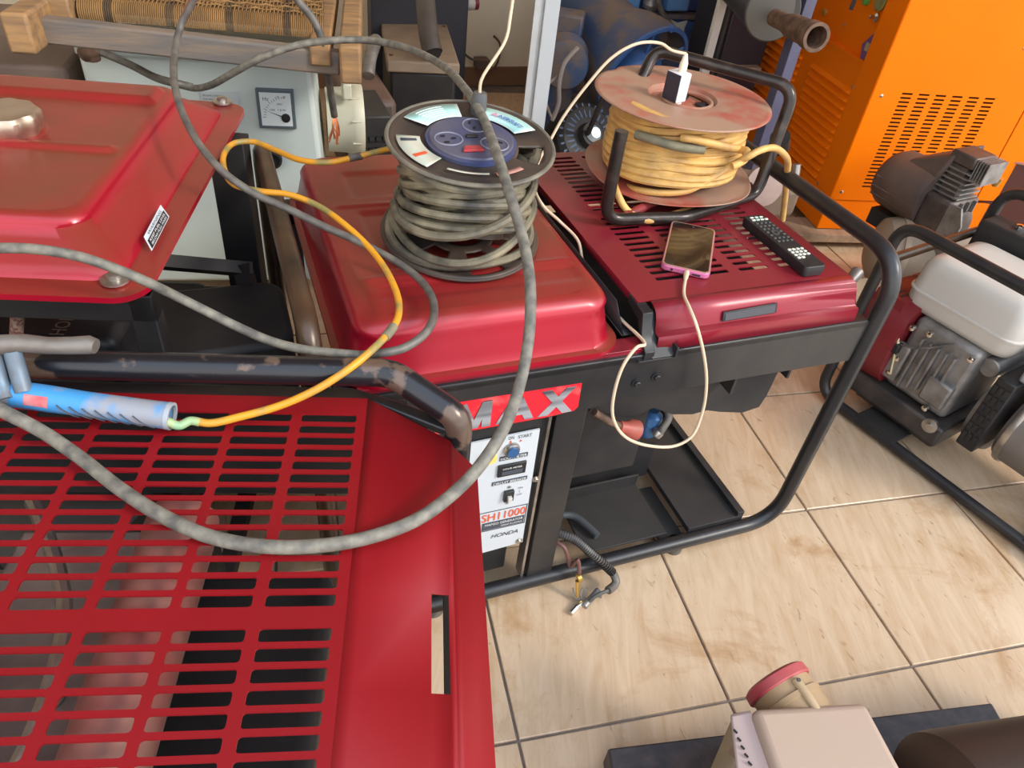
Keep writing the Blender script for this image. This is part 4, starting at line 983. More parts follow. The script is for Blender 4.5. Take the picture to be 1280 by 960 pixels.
# ================================================================== WELDING CABLES
wc = thing('welding_cable', 'thick grey welding cable in a great loop over generator covers and black reel', 'cable', tuple(P(330, 683, .655)))
pts = [P(-60, 478, .70), P(0, 512, .69), P(50, 538, .675), P(100, 572, .667), P(150, 611, .664), P(200, 643, .663), P(260, 670, .662), P(330, 683, .662), P(400, 682, .662), P(460, 672, .662), P(520, 650, .663), P(565, 618, .665), P(600, 582, .672), P(630, 535, .69), P(650, 480, .71), P(661, 420, .74), P(663, 360, .775), P(654, 300, .80), P(638, 245, .83), P(622, 195, .848), P(605, 150, .852), P(582, 112, .85), P(550, 80, .83), P(505, 59, .82), P(455, 50, .81), P(410, 51, .805), P(370, 57, .795), P(325, 73, .77), P(290, 92, .73), P(262, 107, .69), P(240, 110, .67), P(215, 102, .67)]
obj('cable_sheath', MB().tube(pts, .0072, 12, 8), rubber, wc)
wc2 = thing('welding_cable', 'dark cable falling from above over the raised tank and curling at the front hoop', 'cable', tuple(P(500, 430, .70)))
pts = [P(262, -60, 1.0), P(242, 0, .93), P(226, 32, .89), P(218, 70, .86), P(219, 110, .84), P(232, 150, .82), P(256, 190, .80), P(285, 220, .78), P(320, 243, .76), P(360, 261, .745), P(405, 283, .73), P(450, 303, .72), P(495, 327, .71), P(525, 350, .705), P(541, 375, .705), P(541, 400, .705), P(528, 420, .705), P(505, 435, .70), P(480, 441, .70), P(450, 444, .69)]
obj('cable_sheath', MB().tube(pts, .0056, 12, 8), rubber_dark, wc2)
obj('red_tape', MB().tube([P(242, 0, .93), P(234, 14, .91), P(228, 28, .893)], .0062, 12, 3), mat('faded_red_tape', (.35, .10, .06), .5, 0, (.2, .12, .08), 40, .7), wc2, label='faded red tape')
wc3 = thing('welding_cable', 'grey cable running along the raised tank edge down behind the front hoop', 'cable', tuple(P(100, 315, .80)))
pts = [P(-60, 312, .81), P(0, 310, .81), P(50, 312, .808), P(100, 321, .80), P(150, 338, .785), P(185, 353, .77), P(220, 370, .74), P(260, 390, .72), P(300, 410, .705), P(340, 427, .695), P(380, 437, .69), P(415, 441, .69), P(450, 444, .69)]
obj('cable_sheath', MB().tube(pts, .0058, 12, 8), rubber, wc3)
wc4 = thing('welding_cable', 'dark cable dropping from the woven seat to bared copper by the cabinet', 'cable', tuple(Q(410, 120, 1, 1.80)))
pts = [Q(355, -30, 1, 1.75), Q(372, 0, 1, 1.74), Q(390, 22, 1, 1.73), Q(402, 48, 1, 1.72), Q(409, 85, 1, 1.74), Q(414, 120, 1, 1.78), Q(418, 145, 1, 1.80)]
obj('cable_sheath', MB().tube(pts, .0085, 12, 8), rubber_dark, wc4)
for q_ in range(9):
    random.seed(q_); a0 = Q(418, 143, 1, 1.80)
    obj('copper_strand', MB().tube([a0, Q(419 + random.uniform(-5, 5), 158, 1, 1.79), Q(418 + random.uniform(-9, 7), 178 + random.uniform(-10, 6), 1, 1.79)], .0016, 5, 4), copper, wc4)
# joint on the cabinet corner
wj = thing('welding_cable', 'short dark cable clamped to the top left of the pale cabinet', 'cable', tuple(Q(150, 75, 1, 1.9)))
obj('cable_sheath', MB().tube([Q(118, 62, 1, 1.93), Q(138, 70, 1, 1.92), Q(165, 82, 1, 1.90), Q(190, 95, 1, 1.85), Q(215, 103, 1, 1.74), P(240, 109, .67)], .0085, 10, 6), rubber_dark, wj)
obj('clamp', MB().lathe([(.016, -.02), (.02, -.01), (.018, .01), (.012, .02)], Q(112, 64, 1, 1.93), (.6, -.3, .4), 14).tube([Q(104, 55, 1, 1.95), Q(112, 60, 1, 1.93), Q(118, 75, 1, 1.93)], .014, 10, 3), rust, wj)

# electrode holder and earth wire
hd = thing('electrode_holder', 'blue welding electrode holder with a steel lever lying on the slotted cover', 'welding holder', tuple(P(110, 505, .665)))
h0, h1 = P(2, 490, .688), P(212, 520, .672)
ax = (h1 - h0).normalized()
ho = obj('handle', MB().lathe([(.0135, 0), (.0148, .01), (.0150, .05), (.0140, .09), (.0150, (h1 - h0).length - .02), (.0155, (h1 - h0).length), (.0125, (h1 - h0).length), (.0125, (h1 - h0).length - .03)], h0, ax, 32), holder_blue, hd, label='chipped blue tubular handle')
pr_ = h0.lerp(h1, .22)
vw = (Vector(CP) - pr_).normalized()
obj('red_print', MB().tube([h0.lerp(h1, .07) + vw * .0012, h0.lerp(h1, .30) + vw * .0012], .0150, 24), holder_red, ho) if False else None
side = ax.cross(vw).normalized(); nrm = side.cross(ax).normalized()
for i in range(7):
    p = h0.lerp(h1, .36 + i * .075)
    obj('grip_groove', MB().tube([p + ax * (.003 * k_) + .0153 * (math.cos(R(a0_)) * nrm + math.sin(R(a0_)) * side) for k_, a0_ in enumerate(range(22, 90, 9))], .0009, 5), ink_grey, ho)
obj('printed_patch', MB().add([h0.lerp(h1, t) + .01525 * (math.cos(a0_) * nrm + math.sin(a0_) * side) for t in (.17, .22, .27, .31) for a0_ in [R(-5 + 12 * q_) for q_ in range(5)]], [(i * 5 + j, i * 5 + j + 1, (i + 1) * 5 + j + 1, (i + 1) * 5 + j) for i in range(3) for j in range(4)]), holder_red, ho, label='worn red print on the handle')
obj('handle_end', MB().lathe([(.0158, -.002), (.0158, .003), (.0125, .003), (.0125, -.002), (.0158, -.002)], h1, ax, 32, caps=False), mat('greyish_cap', (.35, .38, .42), .5), ho)
lv = [P(-40, 434, .745), P(0, 431, .742), P(30, 429, .740), P(60, 432, .736), P(90, 432, .734), P(112, 431, .733), P(120, 433, .732)]
obj('lever', MB().tube(lv, [.0105, .0108, .0102, .0095, .0098, .0105, .0085], 14), mat('worn_grey_steel_lever', (.22, .20, .18), .5, .4, (.11, .08, .06), 25, .8, bump=.3), hd, label='worn steel lever')
obj('jaw', MB().tube([P(15, 438, .735), P(22, 462, .715), P(30, 490, .695)], .009, 10, 3).tube([P(-10, 440, .735), P(0, 475, .705), P(8, 500, .69)], .009, 10, 3).tube([P(-30, 490, .70), P(10, 492, .69)], .014, 12), mat('pale_blue_worn_jaw', (.16, .24, .32), .5, .3, (.14, .11, .10), 30, .8), hd)
ew = thing('earth_wire', 'yellow and green earth wire from the black reel to the blue holder', 'cable', tuple(P(460, 430, .70)))
pts = [P(495, 184, .76), P(470, 190, .76), P(445, 196, .755), P(410, 203, .75), P(375, 200, .745), P(345, 188, .74), P(315, 177, .74), P(293, 179, .74), P(280, 193, .74), P(281, 213, .74), P(293, 231, .74), P(325, 239, .74), P(360, 243, .74), P(395, 256, .735), P(430, 280, .73), P(462, 310, .72), P(485, 342, .715), P(498, 375, .712), P(497, 398, .712), P(485, 417, .712), P(460, 442, .712), P(432, 464, .705), P(395, 487, .69), P(350, 507, .673), P(300, 521, .665), P(262, 529, .662), P(238, 526, .665), P(224, 532, .665), P(212, 528, .672), P(204, 524, .674)]
obj('wire_sheath', MB().tube(pts, .0047, 12, 8), ground_yellow, ew)
obj('green_end', MB().tube([P(250, 528, .663), P(238, 526, .6652), P(224, 532, .6652), P(212, 528, .672), P(206, 525, .674)], .0051, 12, 6), mat('faded_green_sheath', (.22, .42, .25), .5, 0, (.6, .5, .15), 30, .7), ew)
obj('tape_joint', MB().tube([P(452, 195, .755), P(445, 196, .755), P(436, 198, .754)], .0062, 10, 3), rubber_dark, ew)
obj('tape_joint', MB().tube([P(492, 408, .712), P(487, 415, .712), P(481, 422, .712)], .0060, 10, 3), MATS['grey_green_tape'], ew)

# ================================================================== BACK LEFT: stool, cabinet
AC = -10.5
C0_ = Vector((-.268, 2.0, 0)); CM = fr(C0_.x, C0_.y, AC)
cab = thing('generator_cabinet', 'pale mint-white generator cabinet with a square dial, under the woven seat', 'cabinet', tuple(C0_ + Vector((.25, .2, 0))), AC)
CW = .53
pf = [(0, .05), (CW, .05), (CW, .42), (CW - .012, .66), (CW - .05, .672), (0, .672)]
obj('front_panel', MB(CM).prism(pf, .35, (0, 0, 0), (1, 0, 0), (0, 0, 1)) if False else MB(CM).add([(x, 0, z) for x, z in pf] + [(x, .25, z) for x, z in pf], [(0, 1, 2, 3, 4, 5), (11, 10, 9, 8, 7, 6)] + [(i, i + 6, (i + 1) % 6 + 6, (i + 1) % 6) for i in range(6)]), mint, cab, bevel=.012, seg=3)
obj('top_ledge', MB(CM).box(.0, CW - .05, -.012, .02, .668, .684), mint, cab, bevel=.003)
def cabp(px, py, off=0):
    n_ = CM.to_3x3() @ Vector((0, 1, 0)); d = Vector(_ray(px, py)); c = Vector(CP); return c + d * ((C0_ - c).dot(n_) / d.dot(n_)) - n_ * off
cux = CM.to_3x3() @ Vector((1, 0, 0))
inv = CM.inverted()
mtl = inv @ cabp(319, 109); mbr = inv @ cabp(371, 160)
mx0, mx1, mz0, mz1 = mtl.x, mbr.x, mbr.z, mtl.z
dm = obj('dial_frame', MB(CM).box(mx0, mx1, -.010, .004, mz0, mz1), mat('slate_frame', (.10, .13, .15), .4), cab, bevel=.002)
e_ = .008
obj('dial_face', MB(CM).box(mx0 + e_, mx1 - e_, -.0115, -.009, mz0 + e_, mz1 - e_), mat('dial_white', (.74, .80, .82), .4, 0, (.6, .7, .75), 30, .4), dm)
w_ = mx1 - mx0; h_ = mz1 - mz0
pv = Vector((mx0 + w_ * .74, 0, mz0 + h_ * .30))
tkm = MB(CM)
for i in range(13):
    a = R(90 + i * 7.5); r0_, r1_ = w_ * .52, w_ * (.58 if i % 3 else .61)
    p = [pv + Vector((math.cos(a) * r_ + s_ * .0006 * math.sin(a), -.012, math.sin(a) * r_ - s_ * .0006 * math.cos(a))) for r_, s_ in ((r0_, -1), (r1_, -1), (r1_, 1), (r0_, 1))]
    tkm.add(p, [(0, 1, 2, 3)])
obj('scale_marks', tkm, ink_grey, dm, smooth=False)
uxc = cux; uzc = Vector((0, 0, 1))
def ctx(s, h, x, z, m_=ink_grey, w=None): return obj('lettering', text_mb(s, h, CM @ Vector((x, -.0118, z)), uxc, uzc, width=w), m_, dm, smooth=False)
ctx('Hz', .009, mx0 + w_ * .17, mz0 + h_ * .72); ctx('1500', .005, mx0 + w_ * .33, mz0 + h_ * .47); ctx('r.p.m.', .006, mx0 + w_ * .55, mz0 + h_ * .46); ctx('50', .005, mx0 + w_ * .54, mz0 + h_ * .80); ctx('60', .005, mx0 + w_ * .7, mz0 + h_ * .80); ctx('1800', .005, mx0 + w_ * .53, mz0 + h_ * .62)
obj('needle', MB(CM).add([(pv.x, -.013, pv.z - .0016), (pv.x, -.013, pv.z + .0016), (mx0 + w_ * .2, -.013, mz0 + h_ * .48)], [(0, 1, 2)]), ink, dm, smooth=False)
obj('needle_hub', MB(CM).lathe([(.011, 0), (.011, .004), (0, .005)], (pv.x, -.011, pv.z), (0, -1, 0), 16), black_plastic, dm)
a1, b1_ = inv @ cabp(250, 113), inv @ cabp(302, 140)
ipl = obj('instruction_plate', MB(CM).box(a1.x, b1_.x, -.003, .002, b1_.z - .03, a1.z), mat('pale_plate', (.50, .56, .58), .4), cab)
for i in range(4): obj('lettering', text_mb(('OIL LEVEL CHECK', 'STOP ENGINE FIRST', 'SEE MANUAL', 'KEEP DRY')[i], .004, CM @ Vector((a1.x + .005, -.0034, a1.z - .012 - i * .009)), uxc, uzc, width=.04), ink_grey, ipl, smooth=False)
kp = inv @ cabp(341, 198)
obj('round_outlet', MB(CM).lathe([(.024, 0), (.024, .012), (.018, .014), (.018, .006), (0, .006)], (kp.x, 0, kp.z), (0, -1, 0), 24), black_plastic, cab, label='black round outlet')
# brown case left of the cabinet under the stool
obj_case = thing('old_machine_case', 'dusty brown sheet-metal case under the left end of the wooden seat', 'machine case', (-.55, 2.05, 0), AC)
KM = fr(-.55, 2.05, AC)
obj('case_body', MB(KM).box(-.35, .255, 0, .5, .02, .635), mat('dusty_brown_case', (.16, .11, .09), .65, 0, (.25, .19, .15), 6, .6), obj_case, bevel=.01)
obj('case_handle', MB(KM).tube([(-.02, -.005, .52), (-.02, -.03, .53), (.14, -.03, .53), (.14, -.005, .52)], .006, 8), steel, obj_case)

# wooden seat lying on the cabinet
SM_ = fr(-.33, 1.86, -8, .69)
st = thing('wooden_stool', 'worn wooden stool frame with a woven straw seat lying on the pale cabinet', 'stool', (-.0, 1.95, .69), -8)
lz, rz_ = P(30, 45, .735), P(430, 85, .69)
def beam(M, p0, p1, w, h, rot=0): 
    p0, p1 = Vector(p0), Vector(p1); d = (p1 - p0); L_ = d.length; q = d.to_track_quat('X', 'Z').to_matrix().to_4x4()
    b = MB(M @ Matrix.Translation(p0) @ q); b.box(0, L_, -w / 2, w / 2, -h / 2, h / 2); return b
L0 = Q(22, 43, 1, 1.74); dirb = Vector((.20, .98, -.03)).normalized()
obj('leg', beam(I4, L0, L0 + dirb * .75, .048, .075), wood, st, bevel=.006)
R0_ = Q(438, 82, 1, 1.66)
obj('leg', beam(I4, R0_, R0_ + dirb * .75, .046, .080), wood, st, bevel=.006)
R00 = R0_ + Vector((-.055, .055, .006)); obj('inner_board', beam(I4, R00, R00 + dirb * .65, .045, .05), wood, st, bevel=.005)
L00 = Q(72, 10, 1, 1.86); obj('inner_board', beam(I4, L00, L00 + dirb * .60, .045, .06), wood, st, bevel=.005)
fa, fb_ = Q(50, 36, 1, 1.82), Q(425, 78, 1, 1.735)
obj('front_rail', beam(I4, fa, fb_, .035, .050), wood_grey, st, bevel=.005, label='grey weathered front rail')
# woven seat: cords over a front roll
wa, wb = Q(98, 20, 1, 1.88), Q(405, 45, 1, 1.80)
sx = (wb - wa); Ls = sx.length; sx = sx.normalized(); sy = Vector((-sx.y, sx.x, 0)).normalized(); 
weave = MB(); weave_d = MB(); NC = 120
for i in range(NC):
    u = (i + .5) / NC; p = wa + sx * Ls * u
    path = []
    for t in range(5): 
        a = R(200 - 110 * t / 4); path.append(p + sy * (.022 + .026 * math.cos(a)) + Vector((0, 0, .004 + .026 * math.sin(a))))
    for k_ in range(1, 16):
        path.append(p + sy * (.022 + .035 * k_) + Vector((0, 0, .030 + .0028 * math.sin(k_ * 1.57 + i * PI))))
    tgt = weave_d if (i % 29 in (12, 13, 14, 15)) else weave
    tgt.tube(path, .0019, 5)
wo = obj('woven_seat', weave, straw, st, label='tan woven straw seat'); wo['kind'] = 'stuff'
wo2 = obj('woven_band', weave_d, straw_dark, st, label='dark straw bands'); wo2['kind'] = 'stuff'
obj('seat_core', MB().prism([(0, .022), (Ls, .022), (Ls, .54), (0, .54)], .02, wa + Vector((0, 0, .004)), sx, sy), straw_dark, st)
wk = MB()
for k_ in range(14):
    path = [wa + sx * Ls * u / 24 + sy * (.055 + .035 * k_) + Vector((0, 0, .031 + .002 * (1 if (u + k_) % 2 else -1))) for u in range(25)]
    wk.tube(path, .003, 5)
wo3 = obj('cross_cord', wk, straw, st); wo3['kind'] = 'stuff'

# ================================================================== BACK CENTRE
# cream end bell + louvred box
ab = thing('old_alternator', 'cream-ended alternator with black louvred housing right of the pale cabinet', 'alternator', tuple(Q(455, 180, 1, 2.2) * Vector((1, 1, 0)) if False else (.42, 2.25, 0)))
e0 = Q(424, 148, 1, 2.02); e1 = Q(444, 150, 1, 2.02); ea = Vector((1, -.12, 0)).normalized()
obj('end_bell', MB().lathe([(.085, -.07), (.088, -.02), (.098, .0), (.100, .018), (.094, .03), (.02, .034), (0, .034)], Q(440, 150, 1, 2.08), ea, 40), cream_plastic, ab, label='cream round end bell')
eb = Q(440, 150, 1, 2.08)
rbm = []
for i in range(10):
    t = 2 * PI * i / 10
    p = eb + ea * .008 + .0985 * (math.cos(t) * Vector((0, 0, 1)) + math.sin(t) * ea.cross(Vector((0, 0, 1))))
    obj('bell_rib', MB().tube([p - ea * .012, p + ea * .012], .003, 6), cream_plastic, ab)
lb = Q(466, 148, 1, 2.06)
hb = obj('louvred_housing', MB().box(lb.x - .035, lb.x + .06, 2.08, 2.30, .18, .47), matt_black, ab, bevel=.006)
for i in range(5):
    for j in range(4):
        obj('louvre', MB().box(lb.x - .028 + j * .02, lb.x - .013 + j * .02, 2.072, 2.081, .40 - i * .032, .412 - i * .032), black_plastic, hb)
obj('base_frame', MB().box(.20, .60, 2.05, 2.10, .0, .05).box(.20, .60, 2.30, 2.35, .0, .05).box(.3, .5, 2.08, 2.35, .05, .2), matt_black, ab, bevel=.003)
obj('cable_gland', MB().box(eb.x - .035, eb.x - .012, 2.00, 2.03, eb.z + .085, eb.z + .125), cream_plastic, ab, bevel=.003)
# dark engine with tan heat plate and exhaust pipe
me_ = thing('diesel_engine', 'dark boxed engine with tan heat plate and thick exhaust pipe, behind the black reel', 'engine', (.80, 2.75, 0))
t0, t1, t2_, t3 = P(484, 76, .42), P(575, 80, .42), P(558, 28, .42), P(476, 25, .42)
obj('heat_plate', MB().add([t0, t1, t2_, t3, t0 - Vector((0, 0, .04)), t1 - Vector((0, 0, .04)), t2_ - Vector((0, 0, .04)), t3 - Vector((0, 0, .04))], [(0, 1, 2, 3), (7, 6, 5, 4), (0, 4, 5, 1), (1, 5, 6, 2), (2, 6, 7, 3), (3, 7, 4, 0)]), tan_plate, me_, bevel=.006, label='dusty tan heat plate')
for px, py in ((489, 69), (555, 33), (480, 27)): obj('plate_bolt', MB().lathe([(.008, 0), (.008, .003), (0, .004)], P(px, py, .421), (0, 0, 1), 10), rust, me_)
cx0 = t0 + (t1 - t0) * .02
obj('box_body', MB().add([t0 + Vector((.015, .01, -.04)), t1 + Vector((-.01, .01, -.04)), t2_ + Vector((0, -.01, -.04)), t3 + Vector((0, 0, -.04)), Vector((t0.x + .015, t0.y + .01, .02)), Vector((t1.x - .01, t1.y + .01, .02)), Vector((t2_.x, t2_.y, .02)), Vector((t3.x, t3.y, .02))], [(0, 1, 2, 3), (7, 6, 5, 4), (0, 4, 5, 1), (1, 5, 6, 2), (2, 6, 7, 3), (3, 7, 4, 0)]), matt_black, me_, bevel=.01)
pe0 = P(541, 66, .46); 
obj('exhaust_pipe', MB().tube([P(528, -60, .66), P(530, -20, .62), P(533, 15, .56), P(536, 45, .50), P(541, 66, .455)], .036, 20, 6, caps=False), mat('grey_exhaust_steel', (.16, .15, .14), .5, .5, (.08, .06, .05), 12, .6), me_, label='thick grey exhaust pipe')
obj('pipe_mouth', MB().cyl(P(540, 62, .462), P(541, 66, .456), .031, .031, 20), ink, me_)
obj('radiator_panel', MB().box(.66, 1.07, 3.20, 3.28, .05, .80), mat('dark_slate_panel', (.035, .035, .045), .5), me_, bevel=.005)
obj('side_lump', MB().tube([Q(470, 50, 1, 2.6), Q(462, 75, 1, 2.5), Q(460, 95, 1, 2.45)], .022, 10, 4), alu, me_)
obj('side_housing', MB().box(.42, .60, 2.50, 2.85, .05, .36), dusty_brown, me_, bevel=.02)
# wall fitting
wf = thing('wall_switch_box', 'small brown box with loose wires low on the cream wall', 'electrical box', tuple(Q(598, 80, 1, 3.68)))
b_0 = Q(592, 70, 1, 3.69); b_1 = Q(607, 82, 1, 3.69)
obj('box', MB().box(b_0.x, b_1.x, 3.62, 3.69, b_1.z, b_0.z), dusty_brown, wf, bevel=.004)
obj('wire', MB().tube([Q(575, 62, 1, 3.66), Q(588, 73, 1, 3.65), Q(598, 76, 1, 3.64)], .006, 6, 4), rubber_dark, wf)
obj('wire', MB().tube([Q(617, 45, 1, 3.66), Q(625, 55, 1, 3.65), Q(620, 82, 1, 3.63), Q(600, 95, 1, 3.62)], .006, 6, 5), rust, wf)
pp = thing('wall_pipe_stub', 'short pale plastic pipe stub with a red cap at the wall', 'pipe', tuple(Q(588, 3, 1, 3.3)))
obj('pipe', MB().cyl(Q(582, 4, 1, 3.3), Q(592, 4, 1, 3.3), .028, .028, 16), white_pl, pp); obj('cap', MB().cyl(Q(592, 4, 1, 3.3), Q(597, 4, 1, 3.3), .026, .026, 16), maroon, pp)
# pale angle post
po = thing('angle_iron_post', 'pale grey angle-iron post between the black reel and blue motors', 'post', (0, 0, 0))
pb0 = Q(664, 165, 1, 2.35); PX, PY = pb0.x, 2.35
WMk = WM[po.name]; po.location = (PX, PY, 0); WM[po.name] = Matrix.Translation((PX, PY, 0))
obj('flange_face', MB().box(PX + .0, PX + .048, PY, PY + .004, .0, 1.1), mat('white_angle', (.50, .54, .57), .4), po)
obj('flange_side', MB().box(PX - .004, PX, PY - .0, PY + .05, .0, 1.1).box(PX - .035, PX, PY + .01, PY + .014, .0, 1.1), pale_post, po)
# blue pump motor
bmx = thing('blue_water_pump', 'blue pump motor with open round fan end, behind the red reel', 'motor', (1.54, 2.8, 0))
bc = Q(803, 95, 1, 2.60); bax = (bc - Q(728, 10, 1, 2.98)).normalized()
Rb = .208
shell = MB().lathe([(0, -.55), (Rb * .55, -.54), (Rb * .66, -.48), (Rb * .70, -.22), (Rb * .88, -.14), (Rb * .98, -.06), (Rb, 0), (Rb * .95, 0), (Rb * .92, -.10), (Rb * .6, -.12), (0, -.12)], bc, bax, 64)
obj('motor_shell', shell, blue_dusty, bmx, label='dusty blue motor barrel')
obj('shell_rim', MB().lathe([(Rb * .95, -.004), (Rb * 1.02, -.006), (Rb * 1.02, .006), (Rb * .95, .006), (Rb * .95, -.004)], bc, bax, 64, caps=False), blue, bmx, label='bright blue rim')
obj('hub_cup', MB().lathe([(Rb * .46, -.10), (Rb * .46, -.01), (Rb * .40, .01), (Rb * .1, .015), (0, .015)], bc, bax, 40), blue, bmx)
ba = bax.orthogonal().normalized(); bb = bax.cross(ba)
for i in range(5):
    t = R(20 + 72 * i); dd = math.cos(t) * ba + math.sin(t) * bb
    obj('spoke', MB().tube([bc + dd * Rb * .42 - bax * .02, bc + dd * Rb * .95 - bax * .004], .006, 6), blue, bmx)
for i in range(4):
    t = R(35 + 90 * i); dd = math.cos(t) * ba + math.sin(t) * bb
    obj('rim_lug', MB().lathe([(.012, -.01), (.012, .01), (.005, .01), (.005, 0)], bc + dd * Rb * .99, bax, 12), blue, bmx)
obj('foot', MB().box(1.42, 1.66, 2.68, 2.95, .0, .22), blue_dusty, bmx, bevel=.02)
# darker second motor to its left
bm2 = thing('small_blue_motor', 'small dirty blue motor left of the big blue pump, behind the pale post', 'motor', (1.25, 2.8, 0))
c3_ = Q(705, 75, 1, 2.72); 
obj('motor_shell', MB().lathe([(.07, -.22), (.095, -.18), (.10, 0), (.075, .03), (0, .035)], c3_, Vector((-.4, -.85, .1)), 40), blue_dusty, bm2)
obj('terminal_box', MB(Matrix.Translation(Q(706, 38, 1, 2.80)) @ Matrix.Rotation(R(-30), 4, 'Z')).box(-.07, .07, -.06, .06, -.06, .07), blue_dusty, bm2, bevel=.01)
obj('end_disc', MB().lathe([(.085, -.01), (.09, .0), (.085, .01), (.03, .015), (0, .015)], c3_ + Vector((-.02, -.06, 0)), Vector((-.4, -.85, .1)), 36), blue_dusty, bm2)
obj('foot', MB().box(c3_.x - .08, c3_.x + .07, 2.72, 2.9, 0, c3_.z - .07), blue_dusty, bm2, bevel=.02)
obj('wire', MB().tube([Q(722, 60, 1, 2.6), Q(705, 80, 1, 2.57), Q(699, 105, 1, 2.55), Q(698, 130, 1, 2.5), Q(690, 150, 1, 2.5)], .009, 8, 6), mat('grey_cord', (.28, .24, .22), .6), bm2)
obj('wire', MB().tube([Q(697, 96, 1, 2.58), Q(685, 106, 1, 2.55), Q(682, 125, 1, 2.5), Q(690, 148, 1, 2.5)], .005, 8, 6), MATS['grey_cord'], bm2)
# small fan generator with fins under the big rim
al2 = thing('finned_alternator', 'small black finned alternator with blue ribs, low behind the red reel', 'alternator', (1.35, 2.35, 0))
c4_ = P(733, 172, .22); a4 = Vector((.1, -.8, .6)).normalized(); a5 = a4.orthogonal().normalized(); a6 = a4.cross(a5)
obj('core', MB().lathe([(.13, -.10), (.13, 0), (.11, .02), (.05, .02), (.045, .05), (0, .05)], c4_, a4, 40), matt_black, al2)
for i in range(26):
    t = 2 * PI * i / 26; dd = math.cos(t) * a5 + math.sin(t) * a6
    obj('fin', MB().tube([c4_ + dd * .07 + a4 * .022, c4_ + dd * .125 + a4 * .012], .004, 5), mat('blue_grey_fin', (.12, .17, .26), .5), al2)
obj('shaft_cap', MB().lathe([(.03, .04), (.032, .055), (.02, .07), (0, .07)], c4_, a4, 24), mat('pale_cap', (.45, .55, .62), .35, .4), al2)
obj('cross_strut', MB().tube([P(756, 115, .45), P(730, 180, .2)], .010, 8), matt_black, al2)
obj('foot', MB().box(c4_.x - .1, c4_.x + .1, c4_.y, c4_.y + .2, 0, .15), matt_black, al2, bevel=.01)
# blue engine block top centre
EY = 3.02
ex0, ex1 = Q(772, 60, 1, EY).x, Q(884, 60, 1, EY).x
def ez(px, py): return Q(px, py, 1, EY).z
be = thing('blue_engine', 'tall blue engine block with a torn white label, behind the red reel', 'engine', ((ex0 + ex1) / 2, EY + .15, 0))
zsm = ez(825, 19)
obj('crankcase', MB().box(ex0 - .02, ex1 + .02, EY + .02, EY + .36, .0, ez(825, 95)), blue_dusty, be, bevel=.02)
obj('block', MB().box(ex0, ex1, EY, EY + .33, ez(825, 92), zsm - .012), blue, be, bevel=.012)
obj('lower_block', MB().box(ex0 + .05, ex1 - .04, EY - .02, EY + .1, ez(825, 88), ez(825, 56)), blue, be, bevel=.01)
obj('seam_plate', MB().box(ex0 - .03, ex1 + .03, EY - .02, EY + .36, zsm - .012, zsm + .008), blue_dusty, be, bevel=.003)
obj('upper_block', MB().box(ex0 + .005, ex1 - .005, EY + .02, EY + .33, zsm + .008, zsm + .32), mat('dark_blue_block', (.03, .07, .2), .5, 0, (.05, .06, .1), 8, .6), be, bevel=.012)
tl = [Q(819, 24, 1, EY), Q(860, 23, 1, EY), Q(858, 46, 1, EY), Q(821, 44, 1, EY)]
lx0, lx1, lz0, lz1 = tl[0].x, tl[1].x, tl[3].z, tl[0].z
w_ = lx1 - lx0; h_ = lz1 - lz0
obj('torn_label', MB().prism([(lx0, lz0), (lx0 + .02 * w_, lz0 + h_ * .6), (lx0 + w_ * .02, lz1), (lx0 + w_ * .3, lz1 - h_ * .08), (lx0 + w_ * .45, lz1 + h_ * .03), (lx0 + w_ * .7, lz1 - h_ * .2), (lx1, lz1), (lx1 - w_ * .05, lz0 + h_ * .5), (lx1 - w_ * .03, lz0 - h_ * .03), (lx0 + w_ * .5, lz0 + h_ * .04)], .002, (0, EY - .001, 0), (1, 0, 0), (0, 0, 1)), mat('torn_cream_paper', (.66, .68, .60), .6, 0, (.4, .4, .35), 20, .5), be, label='torn white label')
lbp = mat('light_blue_panel', (.12, .28, .55), .4, 0, (.1, .18, .35), 8, .5)
for (a_, b_) in ((774, 797), (831, 858)):
    obj('cover_panel', MB().box(Q(a_, 8, 1, EY).x, Q(b_, 8, 1, EY).x, EY - .02, EY + .03, zsm + .02, zsm + .26), lbp, be, bevel=.008)
obj('injector', MB().lathe([(.03, 0), (.035, .02), (.02, .05), (.02, .09)], Q(812, 10, 1, EY - .04), (0, -.2, 1), 16), alu, be)
obj('bolt', MB().lathe([(.018, 0), (.018, .01), (0, .012)], Q(803, 25, 1, EY), (0, -1, 0), 14), blue_dusty, be)
obj('fuel_pipe', MB().tube([Q(818, -20, 1, 2.9), Q(826, 12, 1, 2.9), Q(845, 40, 1, 2.9), Q(872, 66, 1, 2.88)], .012, 8, 6), rubber_dark, be)
obj('wire', MB().tube([Q(880, -10, 1, 2.85), Q(881, 20, 1, 2.85), Q(878, 50, 1, 2.85), Q(877, 90, 1, 2.8)], .006, 8, 5), mat('tan_wire', (.45, .30, .16), .5), be)
